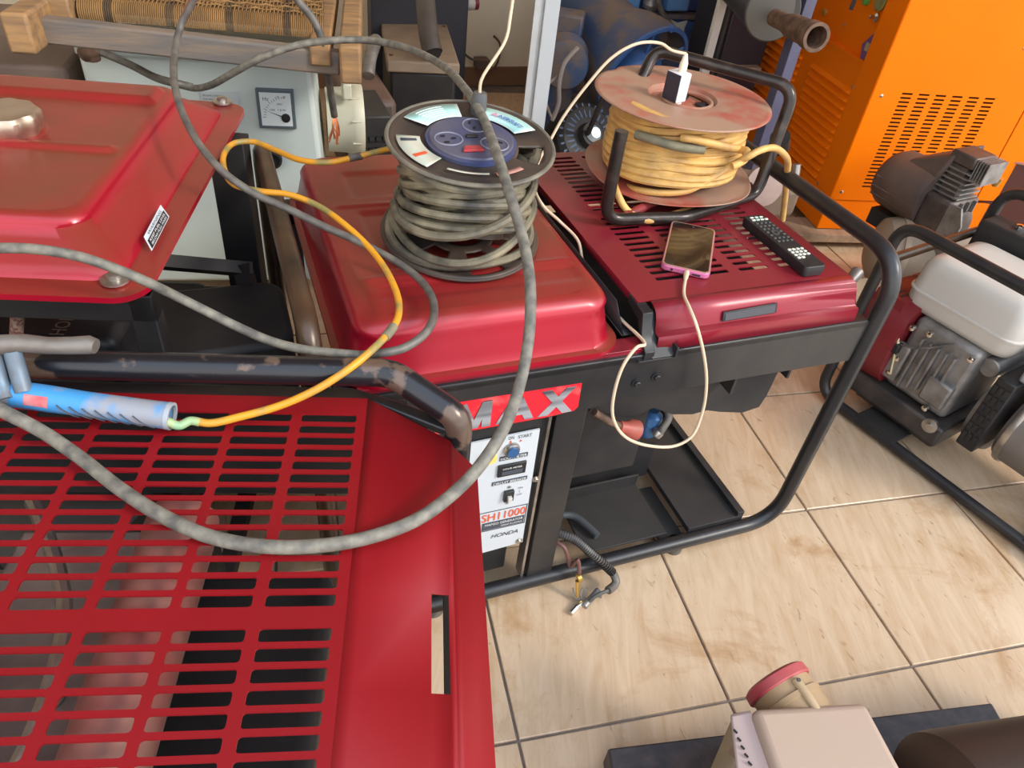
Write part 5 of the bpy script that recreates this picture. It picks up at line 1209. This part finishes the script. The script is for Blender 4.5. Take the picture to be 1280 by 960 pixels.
# white sliver panel and dark posts between blue engine and orange box
wp = thing('white_strip_panel', 'narrow white upright panel between the blue engine and orange machine', 'panel', (0, 0, 0))
w0, w1_, w2_, w3_ = Q(898, 40, 1, 2.6), Q(904, 8, 1, 2.6), Q(888, 92, 1, 2.6), Q(878, 92, 1, 2.6)
wx = Q(893, 60, 1, 2.6).x
wp.location = (wx, 2.6, 0); WM[wp.name] = Matrix.Translation((wx, 2.6, 0))
obj('panel_face', MB().box(wx - .03, wx + .035, 2.6, 2.62, .0, .95), mat('white_panel', (.78, .80, .74), .5), wp, bevel=.002)
sp_ = thing('dark_steel_cabinet', 'dark charcoal steel cabinet beside the white strip panel', 'cabinet', ((wx + 2.2) / 2, 2.7, 0))
obj('cabinet_body', MB().box(wx + .045, 2.15, 2.60, 2.85, .02, .95), mat('charcoal_cab', (.03, .03, .04), .5), sp_, bevel=.004)
obj('cabinet_shelf', MB().box(wx + .12, 2.13, 2.56, 2.60, .40, .44), tan_plate, sp_, bevel=.004)
obj('thin_pipe', MB().tube([(wx - .05, 2.5, .95), (wx - .055, 2.5, .5), (wx - .04, 2.5, .25)], .012, 8), matt_black, sp_)

# black muffler with rusty outlet on a slate post stand
mf = thing('silencer', 'black cylindrical silencer with a rusty outlet pipe, in front of the orange slats', 'exhaust silencer', (1.75, 1.95, 0))
m0_, m1_ = P(898, -46, .72), P(966, 14, .785)
mdir = (m1_ - m0_).normalized()
obj('silencer_can', MB().cyl(m0_ - mdir * .1, m1_, .080, .080, 48), mat('sooty_black_can', (.05, .045, .042), .42, .3, (.10, .085, .07), 10, .5), mf)
fd = (P(1021, 47, .792) - P(968, 22, .778)).normalized()
obj('end_disc', MB().lathe([(.082, -.01), (.086, .0), (.082, .006), (.045, .010), (0, .010)], m1_, (mdir + fd).normalized(), 56), mat('brushed_end_plate', (.09, .08, .07), .55, .2, (.10, .085, .07), 12, .6), mf, label='dull metal end disc')
o0 = P(968, 22, .778); o1 = P(1021, 47, .792)
od = (o1 - o0).normalized(); LO = (o1 - o0).length
obj('outlet_pipe', MB().lathe([(.024, 0), (.025, LO * .3), (.033, LO * .45), (.034, LO * .8), (.0375, LO * .84), (.0385, LO), (.029, LO), (.027, LO * .6), (0, LO * .6)], o0, od, 32), rust, mf, label='rusty outlet pipe')
sy_ = 2.02
sx_ = Q(985, 100, 1, sy_).x
post = MB().box(sx_ - .03, sx_ + .012, sy_, sy_ + .04, 0, 1.05); obj('stand_post', post, navy_post, mf, bevel=.002)
obj('stand_brace', MB().tube([(sx_, sy_, .85), m1_ - mdir * .12 + Vector((0, 0, -.05))], .012, 8), matt_black, mf)
obj('stand_base', MB().box(sx_ - .2, sx_ + .12, sy_ - .05, sy_ + .3, 0, .02), matt_black, mf)

# ================================================================== ORANGE MACHINE
OM = fr(2.06, 1.90, -12)
om = thing('orange_machine', 'large bright orange machine cabinet with vent slots, top right', 'machine cabinet', (2.06, 1.90, 0), -12)
H = 1.15; ZB = .186
us = [0.0]
for i in range(6):
    c = .105 + i * .0635; us += [c, c + .040]
us += [.595]
vv = [ZB]
rowz = [(.5745 - .0138 * k - .0062, .5745 - .0138 * k) for k in range(25)][::-1]
for a, b in rowz: vv += [a, b]
vv += [H]
holes = {(2 * i + 1, 2 * j + 1) for i in range(6) for j in range(25)}
mb = perforated(MB(OM), us, vv, holes, lambda u, v: (u, 0, v), .2)
obj('side_panel', mb, orange, om, solid=.002, smooth=False, label='bright orange slotted side panel')
obj('side_panel', MB(OM).box(.600, 1.25, -.002, .004, .20, H), orange, om, bevel=.002)
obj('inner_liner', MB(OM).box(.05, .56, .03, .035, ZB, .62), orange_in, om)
# left (louvred) face: recessed framed panel
LF = MB(OM); LF.add([(0, 0, ZB), (0, 0, H), (0, .11, H), (0, .11, ZB)], [(0, 1, 2, 3)]); LF.add([(0, .11, ZB), (0, 1.0, ZB), (0, 1.0, .20), (0, .11, .20)], [(0, 1, 2, 3)])
obj('corner_stile', LF, orange, om, solid=.003, smooth=False)
obj('louvre_panel', MB(OM).box(.004, .010, .11, 1.0, ZB, .63), orange, om)
obj('control_recess', MB(OM).box(.022, .028, .075, 1.0, .63, H).box(.0, .028, .07, 1.0, .622, .632), orange, om)
for bank, y0_ in ((0, .125), (1, .51)):
    for k in range(12):
        z = .535 - k * .0285
        mb = MB(OM).add([(.004, y0_, z), (.004, y0_ + .30, z), (-.009, y0_ + .29, z - .012), (-.009, y0_ + .01, z - .012), (.004, y0_, z - .017), (.004, y0_ + .30, z - .017)], [(0, 1, 2, 3), (3, 2, 5, 4), (0, 3, 4), (1, 5, 2)])
        obj('louvre', mb, orange, om, smooth=False)
obj('plinth', MB(OM).box(-.002, 1.2, .004, .9, .065, ZB - .001), orange, om, bevel=.002)
obj('top_panel', MB(OM).box(0, 1.25, .0, 1.0, H, H + .01), orange, om)
obj('back_panel', MB(OM).box(1.24, 1.25, .0, 1.0, .2, H), orange, om)
def oscrew(x, z, left=False, r=.006):
    p = OM @ (Vector((0, x, z)) if left else Vector((x, 0, z))); ax_ = OM.to_3x3() @ (Vector((-1, 0, 0)) if left else Vector((0, -1, 0)))
    obj('screw', MB().lathe([(r, 0), (r, .002), (r * .5, .004), (0, .004)], p + ax_ * .001, ax_, 12), steel, om)
oscrew(.034, .216); oscrew(.034, .560); oscrew(.473, .738); oscrew(.115, .548, True); oscrew(.10, .20, True); oscrew(.30, .70, True, .005)
def oleft(px, py, off=0.0):
    n_ = OM.to_3x3() @ Vector((1, 0, 0)); p0 = OM @ Vector((.020 - off, 0, 0)); d = Vector(_ray(px, py)); c = Vector(CP); return c + d * ((p0 - c).dot(n_) / d.dot(n_))
oa = OM.to_3x3() @ Vector((-1, 0, 0))
obj('toggle_switch', MB().lathe([(.014, 0), (.014, .006), (.006, .01), (.006, .026), (0, .028)], oleft(1096, 22), oa, 16), chrome, om)
obj('green_lamp', MB().lathe([(.017, 0), (.017, .012), (0, .018)], oleft(1085, 0), oa, 18), green_k, om, label='green indicator lamp')
obj('round_gauge', MB().lathe([(.032, 0), (.034, .01), (.028, .014), (0, .012)], oleft(1104, 0), oa, 24), mat('brass_gauge', (.30, .28, .10), .4, .3), om, label='brass-rimmed gauge')
obj('door_latch', MB().box(-.008, .008, -.006, .006, -.03, .03) if False else MB().tube([oleft(1064, 12), oleft(1071, -6)], .008, 8), ink_grey, om)
obj('latch_keeper', MB().lathe([(.012, 0), (.012, .01), (.006, .014), (0, .014)], oleft(1033, 15), oa, 12), brass, om)
bp_ = oleft(1085, 59, .006); yv = OM.to_3x3() @ Vector((0, -1, 0)); zv = Vector((0, 0, 1))
bd = obj('badge', MB().prism([(-.035, .0), (-.012, -.048), (.02, -.05), (.03, -.02), (.03, .045), (.012, .05)], .003, bp_, yv, zv), purple, om, bevel=.001, label='purple badge')
obj('badge_mark', MB().prism([(-.010, -.012), (.012, -.012), (.012, .014), (-.010, .014)], .0012, bp_ - oa * .0 + oa * .004, yv, zv), mat('tan_mark', (.45, .35, .2), .5), bd)
# pallet
pl = thing('wooden_pallet', 'low timber pallet under the orange machine', 'pallet', (2.3, 2.0, 0), -12)
obj('deck_board', MB(OM).box(-.16, 1.3, -.04, .10, .030, .062), pallet, pl, bevel=.003); obj('deck_board', MB(OM).box(-.16, 1.3, .30, .44, .030, .062), pallet, pl, bevel=.003); obj('deck_board', MB(OM).box(-.16, 1.3, .70, .84, .030, .062), pallet, pl, bevel=.003)
obj('bearer', MB(OM).box(-.12, -.04, -.04, .9, .0, .029), pallet, pl); obj('bearer', MB(OM).box(.6, .7, -.04, .9, .0, .029), pallet, pl)
# machine piece and plug ends behind the right hoop
rm = thing('rusty_pump_body', 'rusty brown pump body with a round flange behind the right hoop', 'pump', (1.42, 1.62, 0))
obj('body', MB().cyl((1.44, 1.66, .0), (1.44, 1.66, .42), .07, .06, 24), mat('brown_rust_body', (.14, .09, .06), .7, .1, (.24, .17, .12), 12, .7), rm)
obj('flange', MB().lathe([(.03, -.01), (.055, -.008), (.055, .008), (.02, .012), (0, .012)], P(954, 232, .46), (-.2, -.9, .3), 28), mat('dusty_pink_flange', (.30, .20, .17), .6, .1, (.45, .35, .3), 20, .5), rm)
obj('filler_plug', MB().cyl(P(975, 184, .50), P(975, 172, .54), .028, .028, 18), black_plastic, rm)
obj('steel_pin', MB().cyl(P(992, 235, .36), P(996, 205, .43), .013, .013, 14), steel, rm)
obj('arm', MB().box(1.40, 1.62, 1.60, 1.72, .30, .40), MATS['brown_rust_body'], rm, bevel=.02)

# ================================================================== AIR COMPRESSOR
co = thing('air_compressor', 'dusty dark air compressor with finned head, in front of the orange cabinet', 'compressor', (2.2, 1.62, 0), -35)
ta_, tb_ = P(1110, 255, .16), P(1330, 330, .16)
tc0 = P(1118, 270, .16); td = Vector((.86, -.52, 0)).normalized()
tc0 = Vector((2.02, 1.60, .15))
obj('air_tank', MB().lathe([(0, -.02), (.06, -.015), (.11, .015), (.125, .06), (.125, .60), (.11, .64), (0, .67)], tc0, td, 48), mat('dusty_beige_tank', (.34, .26, .19), .6, 0, (.42, .34, .25), 8, .7, bump=.1), co, label='dusty beige air tank')
obj('tank_band', MB().lathe([(.127, .05), (.129, .06), (.127, .07)], tc0, td, 48), MATS['dusty_beige_tank'], co)
obj('valve', MB().cyl(P(1062, 352, .10), P(1072, 340, .12), .018, .022, 14).cyl(P(1066, 362, .08), P(1078, 350, .09), .012, .012, 12), alu, co)
mdr = (P(1175, 262, .34) - P(1105, 225, .34)).normalized()
c0m = P(1116, 226, .33)
mt = obj('motor_shroud', MB().rings([[c0m + mdr * s_ + (mdr.cross(Vector((0, 0, 1)))) * (x_ * k_) + Vector((0, 0, z_ * k_ + .01)) for (x_, z_) in [(.10 * math.cos(t) * (1.0), .085 * math.sin(t) + (.0 if math.sin(t) < 0 else .01)) for t in [2 * PI * q_ / 28 for q_ in range(28)]]] for s_, k_ in ((-.03, .6), (-.015, .9), (.01, 1.05), (.08, 1.1), (.155, 1.12), (.17, 1.08))]), dusty_brown, co, ang=50, label='dusty black motor shroud')
for s_ in (-.4, -.1, .25): 
    obj('shroud_rib', MB().tube([c0m + mdr * .0 + mdr.cross(Vector((0, 0, 1))) * .104 * math.cos(s_) + Vector((0, 0, .01 + .094 * math.sin(s_))), c0m + mdr * .155 + mdr.cross(Vector((0, 0, 1))) * .108 * math.cos(s_) + Vector((0, 0, .01 + .098 * math.sin(s_)))], .004, 6), dusty_brown, mt)
# scoop rising to the head
k0, k1 = c0m + mdr * .10, c0m + mdr * .165
cz = Vector((0, 0, 1)); cs = mdr.cross(cz)
obj('air_scoop', MB().add([c0m + mdr * .02 + cs * -.06 + cz * .08, c0m + mdr * .02 + cs * .06 + cz * .08, k1 + cs * .075 + cz * .05, k1 + cs * -.085 + cz * .05, c0m + mdr * .06 + cs * -.05 + cz * .115, c0m + mdr * .06 + cs * .04 + cz * .11, k1 + mdr * .03 + cs * .055 + cz * .185, k1 + mdr * .03 + cs * -.085 + cz * .20], [(0, 1, 2, 3), (4, 5, 6, 7), (0, 1, 5, 4), (1, 2, 6, 5), (2, 3, 7, 6), (3, 0, 4, 7)]), dusty_brown, co, bevel=.012, seg=3)
CMx = Matrix((( mdr.x, -cs.x, 0, k1.x), (mdr.y, -cs.y, 0, k1.y), (mdr.z, -cs.z, 1, k1.z), (0, 0, 0, 1)))
obj('crankcase', MB(CMx).box(.0, .095, -.075, .078, -.15, .05), mat('dirty_cast_iron', (.07, .055, .05), .5, .4, (.2, .16, .14), 16, .6, bump=.2), co, bevel=.012)
obj('crankcase_cover', MB(CMx).lathe([(.062, 0), (.062, .012), (.045, .018), (0, .018)], (.095, .01, -.045), (1, 0, 0), 28), MATS['dirty_cast_iron'], co)
obj('case_bolt', MB(CMx).lathe([(.009, 0), (.009, .008), (0, .009)], (.095, -.045, .03), (1, 0, 0), 10).lathe([(.009, 0), (.009, .008), (0, .009)], (.103, .02, -.03), (1, 0, 0), 10), steel, co)
obj('cylinder_core', MB(CMx).box(.02, .075, -.045, .045, .05, .15), MATS['dirty_cast_iron'], co)
for i in range(6): obj('cooling_fin', MB(CMx).box(.005, .092, -.052, .052, .056 + i * .016, .0605 + i * .016), alu, co)
hdx = obj('cylinder_head', MB(CMx).box(.005, .09, -.052, .052, .152, .19), MATS['dirty_cast_iron'], co, bevel=.006)
for i in range(5): obj('head_fin', MB(CMx).box(.092 + i * .009, .095 + i * .009, -.046, .046, .12, .188), alu, co)
obj('side_plate', MB(CMx).prism([(.09, -.15), (.15, -.14), (.155, .0), (.13, .05), (.09, .05)], .008, (0, -.068, 0), (1, 0, 0), (0, 0, 1)), alu, co)
for i in range(4): obj('case_rib', MB(CMx).box(.094, .104, -.06 + i * .035, -.056 + i * .035, -.14, .045), alu, co)
obj('foot_bracket', MB(CMx).prism([(-.02, -.15), (.03, -.15), (.0, -.09), (-.02, -.09)], .02, (0, -.074, 0), (1, 0, 0), (0, 0, 1)), alu, co)
obj('brass_fitting', MB().cyl(P(1243, 232, .40), P(1250, 222, .43), .010, .013, 12), brass, co)
obj('support_foot', MB(CMx).box(-.16, .0, -.06, .06, -.14, -.085), matt_black, co)
# a brown carton behind it at the right
bxx = thing('brown_carton', 'dark brown box behind the compressor head at the right edge', 'box', (2.75, 1.4, 0), -40)
_b = P(1232, 196, .35)
BX = fr(_b.x, _b.y, -40)
obj('carton_body', MB(BX).box(.0, .4, .0, .10, .0, .35), mat('dark_carton', (.10, .035, .025), .7), bxx, bevel=.003)
obj('carton_top', MB(BX).box(-.005, .405, -.005, .105, .35, .356), mat('faded_pink_top', (.40, .20, .15), .7), bxx)

# ================================================================== ENGINE WITH WHITE TANK (right)
E4 = np.array([0.20791169, -0.9781476, 0]); N4 = np.array([0.9781476, 0.20791169, 0]); o4 = P(1040, 500, .02)
M4 = Matrix(((E4[0], N4[0], 0, o4.x), (E4[1], N4[1], 0, o4.y), (0, 0, 1, 0), (0, 0, 0, 1)))   # local x: along the frame towards the camera, y: to the right
g4 = thing('engine_set', 'small engine generator with a white tank and red recoil cover in a black tube frame', 'generator', tuple(M4 @ Vector((.3, .2, 0))))
rt4 = .0145
obj('near_hoop', MB(M4).tube(bend([(.95, 0, .02), (-.045, 0, .02), (-.040, 0, .545), (.80, 0, .535)], [.06, .06], 8), rt4, 16), black, g4)
obj('far_hoop', MB(M4).tube(bend([(.95, .45, .02), (-.045, .45, .02), (-.040, .45, .56), (.80, .45, .56)], [.06, .06], 8), rt4, 16), black, g4)
obj('cross_tube', MB(M4).tube([(-.040, .0, .44), (-.040, .45, .44)], .012, 14), brown_tube, g4)
obj('mount_plate', MB(M4).box(.08, .20, -.01, .46, .030, .036), matt_black, g4, bevel=.001)
obj('mount_plate', MB(M4).box(.55, .65, -.01, .46, .030, .036), matt_black, g4, bevel=.001)
# white tank: two shells with a seam
def rr4(x0, x1_, y0_, y1_, r, z): return rrect((x0 + x1_) / 2, (y0_ + y1_) / 2, x1_ - x0, y1_ - y0_, r, z, 7)
tx0, tx1, ty0, ty1 = .005, .290, .075, .335
tkw = MB(M4).rings([rr4(tx0 + .03, tx1 - .03, ty0 + .03, ty1 - .03, .03, .325), rr4(tx0 + .008, tx1 - .008, ty0 + .008, ty1 - .008, .035, .333), rr4(tx0, tx1, ty0, ty1, .04, .350), rr4(tx0, tx1, ty0, ty1, .04, .378), rr4(tx0 - .005, tx1 + .005, ty0 - .005, ty1 + .005, .042, .380), rr4(tx0 - .005, tx1 + .005, ty0 - .005, ty1 + .005, .042, .384), rr4(tx0, tx1, ty0, ty1, .04, .386), rr4(tx0 + .002, tx1 - .002, ty0 + .002, ty1 - .002, .04, .44), rr4(tx0 + .012, tx1 - .012, ty0 + .012, ty1 - .012, .035, .462), rr4(tx0 + .035, tx1 - .035, ty0 + .035, ty1 - .035, .03, .470), rr4(tx0 + .06, tx1 - .06, ty0 + .06, ty1 - .06, .03, .472)])
obj('fuel_tank', tkw, white_pl, g4, ang=60, label='milky white fuel tank')
# recoil cover
rc4 = Vector((-.045, .150, .225)); 
obj('recoil_cover', MB(M4).lathe([(.136, .11), (.140, .05), (.135, .0), (.10, -.025), (.06, -.033), (0, -.035)], rc4 + Vector((.0, 0, 0)), (1, 0, 0), 40, rfun=lambda t: 1 + .04 * math.cos(4 * t)).box(-.045, .035, .045, .26, .24, .352), maroon, g4, ang=50, label='maroon recoil starter cover')
for i in range(4): obj('cover_slot', MB(M4).box(-.040 + i * .016, -.033 + i * .016, .06, .20, .3515, .3535), ink, g4)
obj('rubber_knob', MB(M4).lathe([(.014, 0), (.016, .01), (.008, .014), (0, .014)], (.0, .020, .20), (0, -1, 0), 16), mat('bright_red_knob', (.4, .02, .02), .4), g4)
# engine block with cast ribs
obj('crankcase', MB(M4).box(.07, .245, .065, .27, .12, .33), alu, g4, bevel=.015, seg=3)
obj('oil_base', MB(M4).box(.0, .27, .04, .30, .055, .115).box(.02, .26, .06, .28, .036, .06), mat('dark_oily_cast', (.05, .045, .045), .45, .4, (.16, .13, .11), 14, .6, bump=.2), g4, bevel=.008)
for i in range(5): obj('cast_rib', MB(M4).box(.11 + i * .022, .116 + i * .022, .050, .07, .14 + .01 * i, .29), alu, g4, bevel=.001)
obj('block_cover', MB(M4).box(.06, .10, .05, .07, .14, .25), alu, g4, bevel=.006); obj('block_cover', MB(M4).box(.17, .235, .046, .07, .15, .22), alu, g4, bevel=.006)
for (x_, z_) in ((.075, .30), (.078, .205), (.078, .16), (.23, .31), (.12, .31), (.20, .13)):
    obj('block_bolt', MB(M4).lathe([(.008, 0), (.008, .01), (.004, .012), (0, .012)], (x_, .06, z_), (0, -1, 0), 10), chrome, g4)
obj('oil_cap', MB(M4).lathe([(.018, 0), (.019, .012), (.008, .014), (.008, .02), (0, .02)], (.235, .05, .105), (0.1, -1, 0.1), 20), steel, g4)
obj('wire', MB(M4).tube([(.04, .058, .29), (.065, .04, .26), (.07, .045, .225), (.085, .05, .16)], .0025, 6, 6), mat('cream_wire', (.7, .62, .35), .5), g4)
obj('wire', MB(M4).tube([(.03, .05, .27), (.055, .042, .262), (.075, .05, .24)], .0025, 6, 6), MATS['cream_wire'], g4)
obj('wire', MB(M4).tube([(.065, .045, .245), (.12, .045, .27), (.16, .06, .30), (.18, .07, .32)], .003, 6, 6), rubber_dark, g4)
obj('connector', MB(M4).box(.05, .078, .034, .056, .222, .25), black_plastic, g4, bevel=.003)
obj('carburettor', MB(M4).tube([(.26, .10, .29), (.26, .26, .30)], .025, 16).box(.03, .24, .10, .30, .32, .335), alu, g4, bevel=.003)
# generator end
obj('coupling_band', MB(M4).lathe([(.12, 0), (.125, .01), (.125, .045), (.12, .055)], (.285, .20, .175), (1, 0, 0), 40), alu, g4)
obj('louvred_box', MB(M4).box(.30, .345, .055, .34, .10, .31), black_plastic, g4, bevel=.004)
for i in range(6):
    for j in range(3): obj('louvre', MB(M4).box(.304 + j * .0135, .313 + j * .0135, .051, .056, .125 + i * .029, .145 + i * .029), matt_black, g4)
obj('generator_barrel', MB(M4).lathe([(.11, 0), (.118, .01), (.118, .24), (.10, .26), (0, .26)], (.36, .20, .175), (1, 0, 0), 44), mat('dusty_grey_barrel', (.20, .18, .17), .5, .3, (.3, .26, .23), 10, .6), g4)
obj('end_rim', MB(M4).lathe([(.122, 0), (.124, .008), (.122, .016)], (.37, .20, .175), (1, 0, 0), 44), steel, g4)
obj('control_box', MB(M4).box(.33, .62, .08, .32, .31, .40), mat('pale_grey_box', (.34, .34, .36), .5), g4, bevel=.006)
obj('barrel_support', MB(M4).box(.55, .64, .10, .30, .036, .09), matt_black, g4)
obj('silencer_box', MB(M4).box(-.02, .34, .345, .43, .36, .50), matt_black, g4, bevel=.01)
sn = obj('silencer_bolt', MB(M4).lathe([(.012, 0), (.012, .01), (0, .012)], (.06, .39, .50), (0, 0, 1), 8).lathe([(.012, 0), (.012, .01), (0, .012)], (.16, .38, .50), (0, 0, 1), 8), chrome, g4)

# big black casing at the right behind the white tank
bc4 = thing('black_battery_box', 'black square casing with a small chrome hook at the right edge', 'machine case', (2.1, 1.1, 0), -30)
BM4 = fr(2.08, 1.12, -32)
obj('casing', MB(BM4).box(.0, .5, -.02, .22, .02, .36), mat('blueblack_casing', (.022, .022, .03), .4), bc4, bevel=.01)
obj('hook', MB(BM4).tube([(.20, .03, .36), (.20, .03, .385), (.215, .03, .39)], .004, 8), chrome, bc4)
# pinkish box glimpsed behind the tube
pk_ = thing('pale_floor_box', 'low cream floor box with a red smear behind the white tank', 'box', (1.72, 1.5, 0), -20)
PKM = fr(1.64, 1.44, -25)
obj('box_body', MB(PKM).box(-.02, .30, -.03, .20, .0, .10), mat('cream_smeared', (.55, .42, .28), .7, 0, (.45, .10, .08), 12, .8, sharp=(.62, .68)), pk_, bevel=.005)

# ================================================================== BOTTOM RIGHT: steel base, beige enclosure, brown barrel
ba_, bb_, bc_, bd_ = P(760, 935, .05), P(1240, 878, .05), P(1310, 1000, .05), P(775, 1020, .05)
gb = thing('welder_unit', 'beige enclosure with red-lidded socket and brown barrel on a dark steel base', 'welding set', tuple(P(1000, 940, 0)))
dn = Vector((0, 0, -.05))
exv = (bb_ - ba_).normalized()
near = (bc_ - bb_).normalized()
p3 = ba_ + near * .42; p4_ = bb_ + near * .42
obj('steel_base', MB().add([ba_, bb_, p4_, p3, ba_ + dn, bb_ + dn, p4_ + dn, p3 + dn], [(0, 1, 2, 3), (7, 6, 5, 4), (0, 4, 5, 1), (1, 5, 6, 2), (2, 6, 7, 3), (3, 7, 4, 0)]), base_grey, gb, bevel=.004)
hz = .30
f0, f1 = P(932, 888, hz), P(1083, 876, hz)
n0, n1_ = P(985, 1010, hz), P(1152, 1003, hz)
Wd = [P(926, 897, hz - .02), P(945, 880, hz), P(1065, 874, hz), P(1086, 884, hz - .006), n1_, n0]
f0 = P(940, 884, hz)
top_ = [f0, f1, n1_, n0]; low = [Vector((p.x, p.y, .05)) for p in top_]
tp = obj('enclosure', MB().add(low + top_, [(3, 2, 1, 0), (4, 5, 6, 7), (0, 1, 5, 4), (1, 2, 6, 5), (2, 3, 7, 6), (3, 0, 4, 7)]), beige_box, gb, bevel=.012, seg=4, label='dusty beige enclosure')
s0 = P(925, 897, hz - .045); s1_ = P(880, 975, hz - .045)
obj('side_flap', MB().add([P(938, 888, hz - .012), P(985, 1010, hz - .012), P(925, 1010, hz - .03), P(912, 893, hz - .02), P(938, 888, .12), P(985, 1010, .12), P(955, 1010, .12), P(935, 893, .12)], [(0, 1, 2, 3), (4, 7, 6, 5), (3, 2, 6, 7), (0, 3, 7, 4), (1, 5, 6, 2)]), mat('pinkish_side', (.50, .38, .35), .6), gb, bevel=.004)
obj('side_panel', MB().add([P(914, 896, hz - .022), P(926, 1010, hz - .032), P(850, 1010, .20), P(880, 980, .20), P(914, 900, .12)], [(0, 1, 2, 3, 4)]), beige_pale, gb, solid=.004, label='pale yellowish side')
for i in range(6): 
    p = P(917 + i * 4.5, 912 + i * 10, hz - .018); obj('edge_notch', MB().tube([p, p + Vector((.002, -.006, 0))], .0016, 5), ink, gb)
# socket: tan shell with faded red lid, pointing away over the far edge
sc0 = P(1002, 900, .245); sax = Vector((-.10, .98, .10)).normalized(); Ls_ = .060; rs = .049
sk = obj('socket_shell', MB().lathe([(rs, -.05), (rs, Ls_ * .35), (rs * 1.04, Ls_ * .37), (rs * 1.04, Ls_ * .5), (rs * .96, Ls_ * .52), (rs * .96, Ls_ * .9), (rs * .8, Ls_ * .95), (0, Ls_ * .95)], sc0, sax, 48), beige_socket, gb, label='tan round socket shell')
obj('socket_lid', MB().lathe([(rs * 1.02, Ls_ * .80), (rs * 1.06, Ls_ * .84), (rs * 1.04, Ls_ * 1.05), (rs * .9, Ls_ * 1.12), (0, Ls_ * 1.14)], sc0, sax, 48), pinkred, sk, label='faded red lid')
upv = Vector((0, -.35, .93)).normalized()
obj('lid_hinge', MB().tube([sc0 + upv * rs * .98, sc0 + sax * Ls_ * .5 + upv * rs * 1.04, sc0 + sax * Ls_ * .92 + upv * rs * 1.02], .007, 12, 4), mat('tan_hinge', (.42, .30, .17), .5), sk)
obj('hinge_pin', MB().lathe([(.003, 0), (.003, .002), (0, .002)], sc0 + sax * Ls_ * .90 + upv * (rs * 1.02 + .0065), upv, 10), ink, sk)
# brown barrel
q0 = P(1135, 945, .20); q1 = P(1400, 905, .20)
obj('brown_barrel', MB().lathe([(.0, 0), (.10, .0), (.118, .012), (.12, .03), (.12, .5)], Vector((q0.x, q0.y - .085, .17)), (q1 - q0).normalized(), 48), dark_brown, gb, label='dark brown barrel')

# ---- repeats share a group
for o in list(col.objects):
    if o.parent is None and o.get('category'):
        k_ = o.name.split('.')[0]
        if k_ == 'generator': o['group'] = 'red open-frame generators'
        if k_ == 'welding_cable': o['group'] = 'welding cables strewn over the generators'
        if k_ == 'cable_reel': o['group'] = 'cable reels on the middle generator'
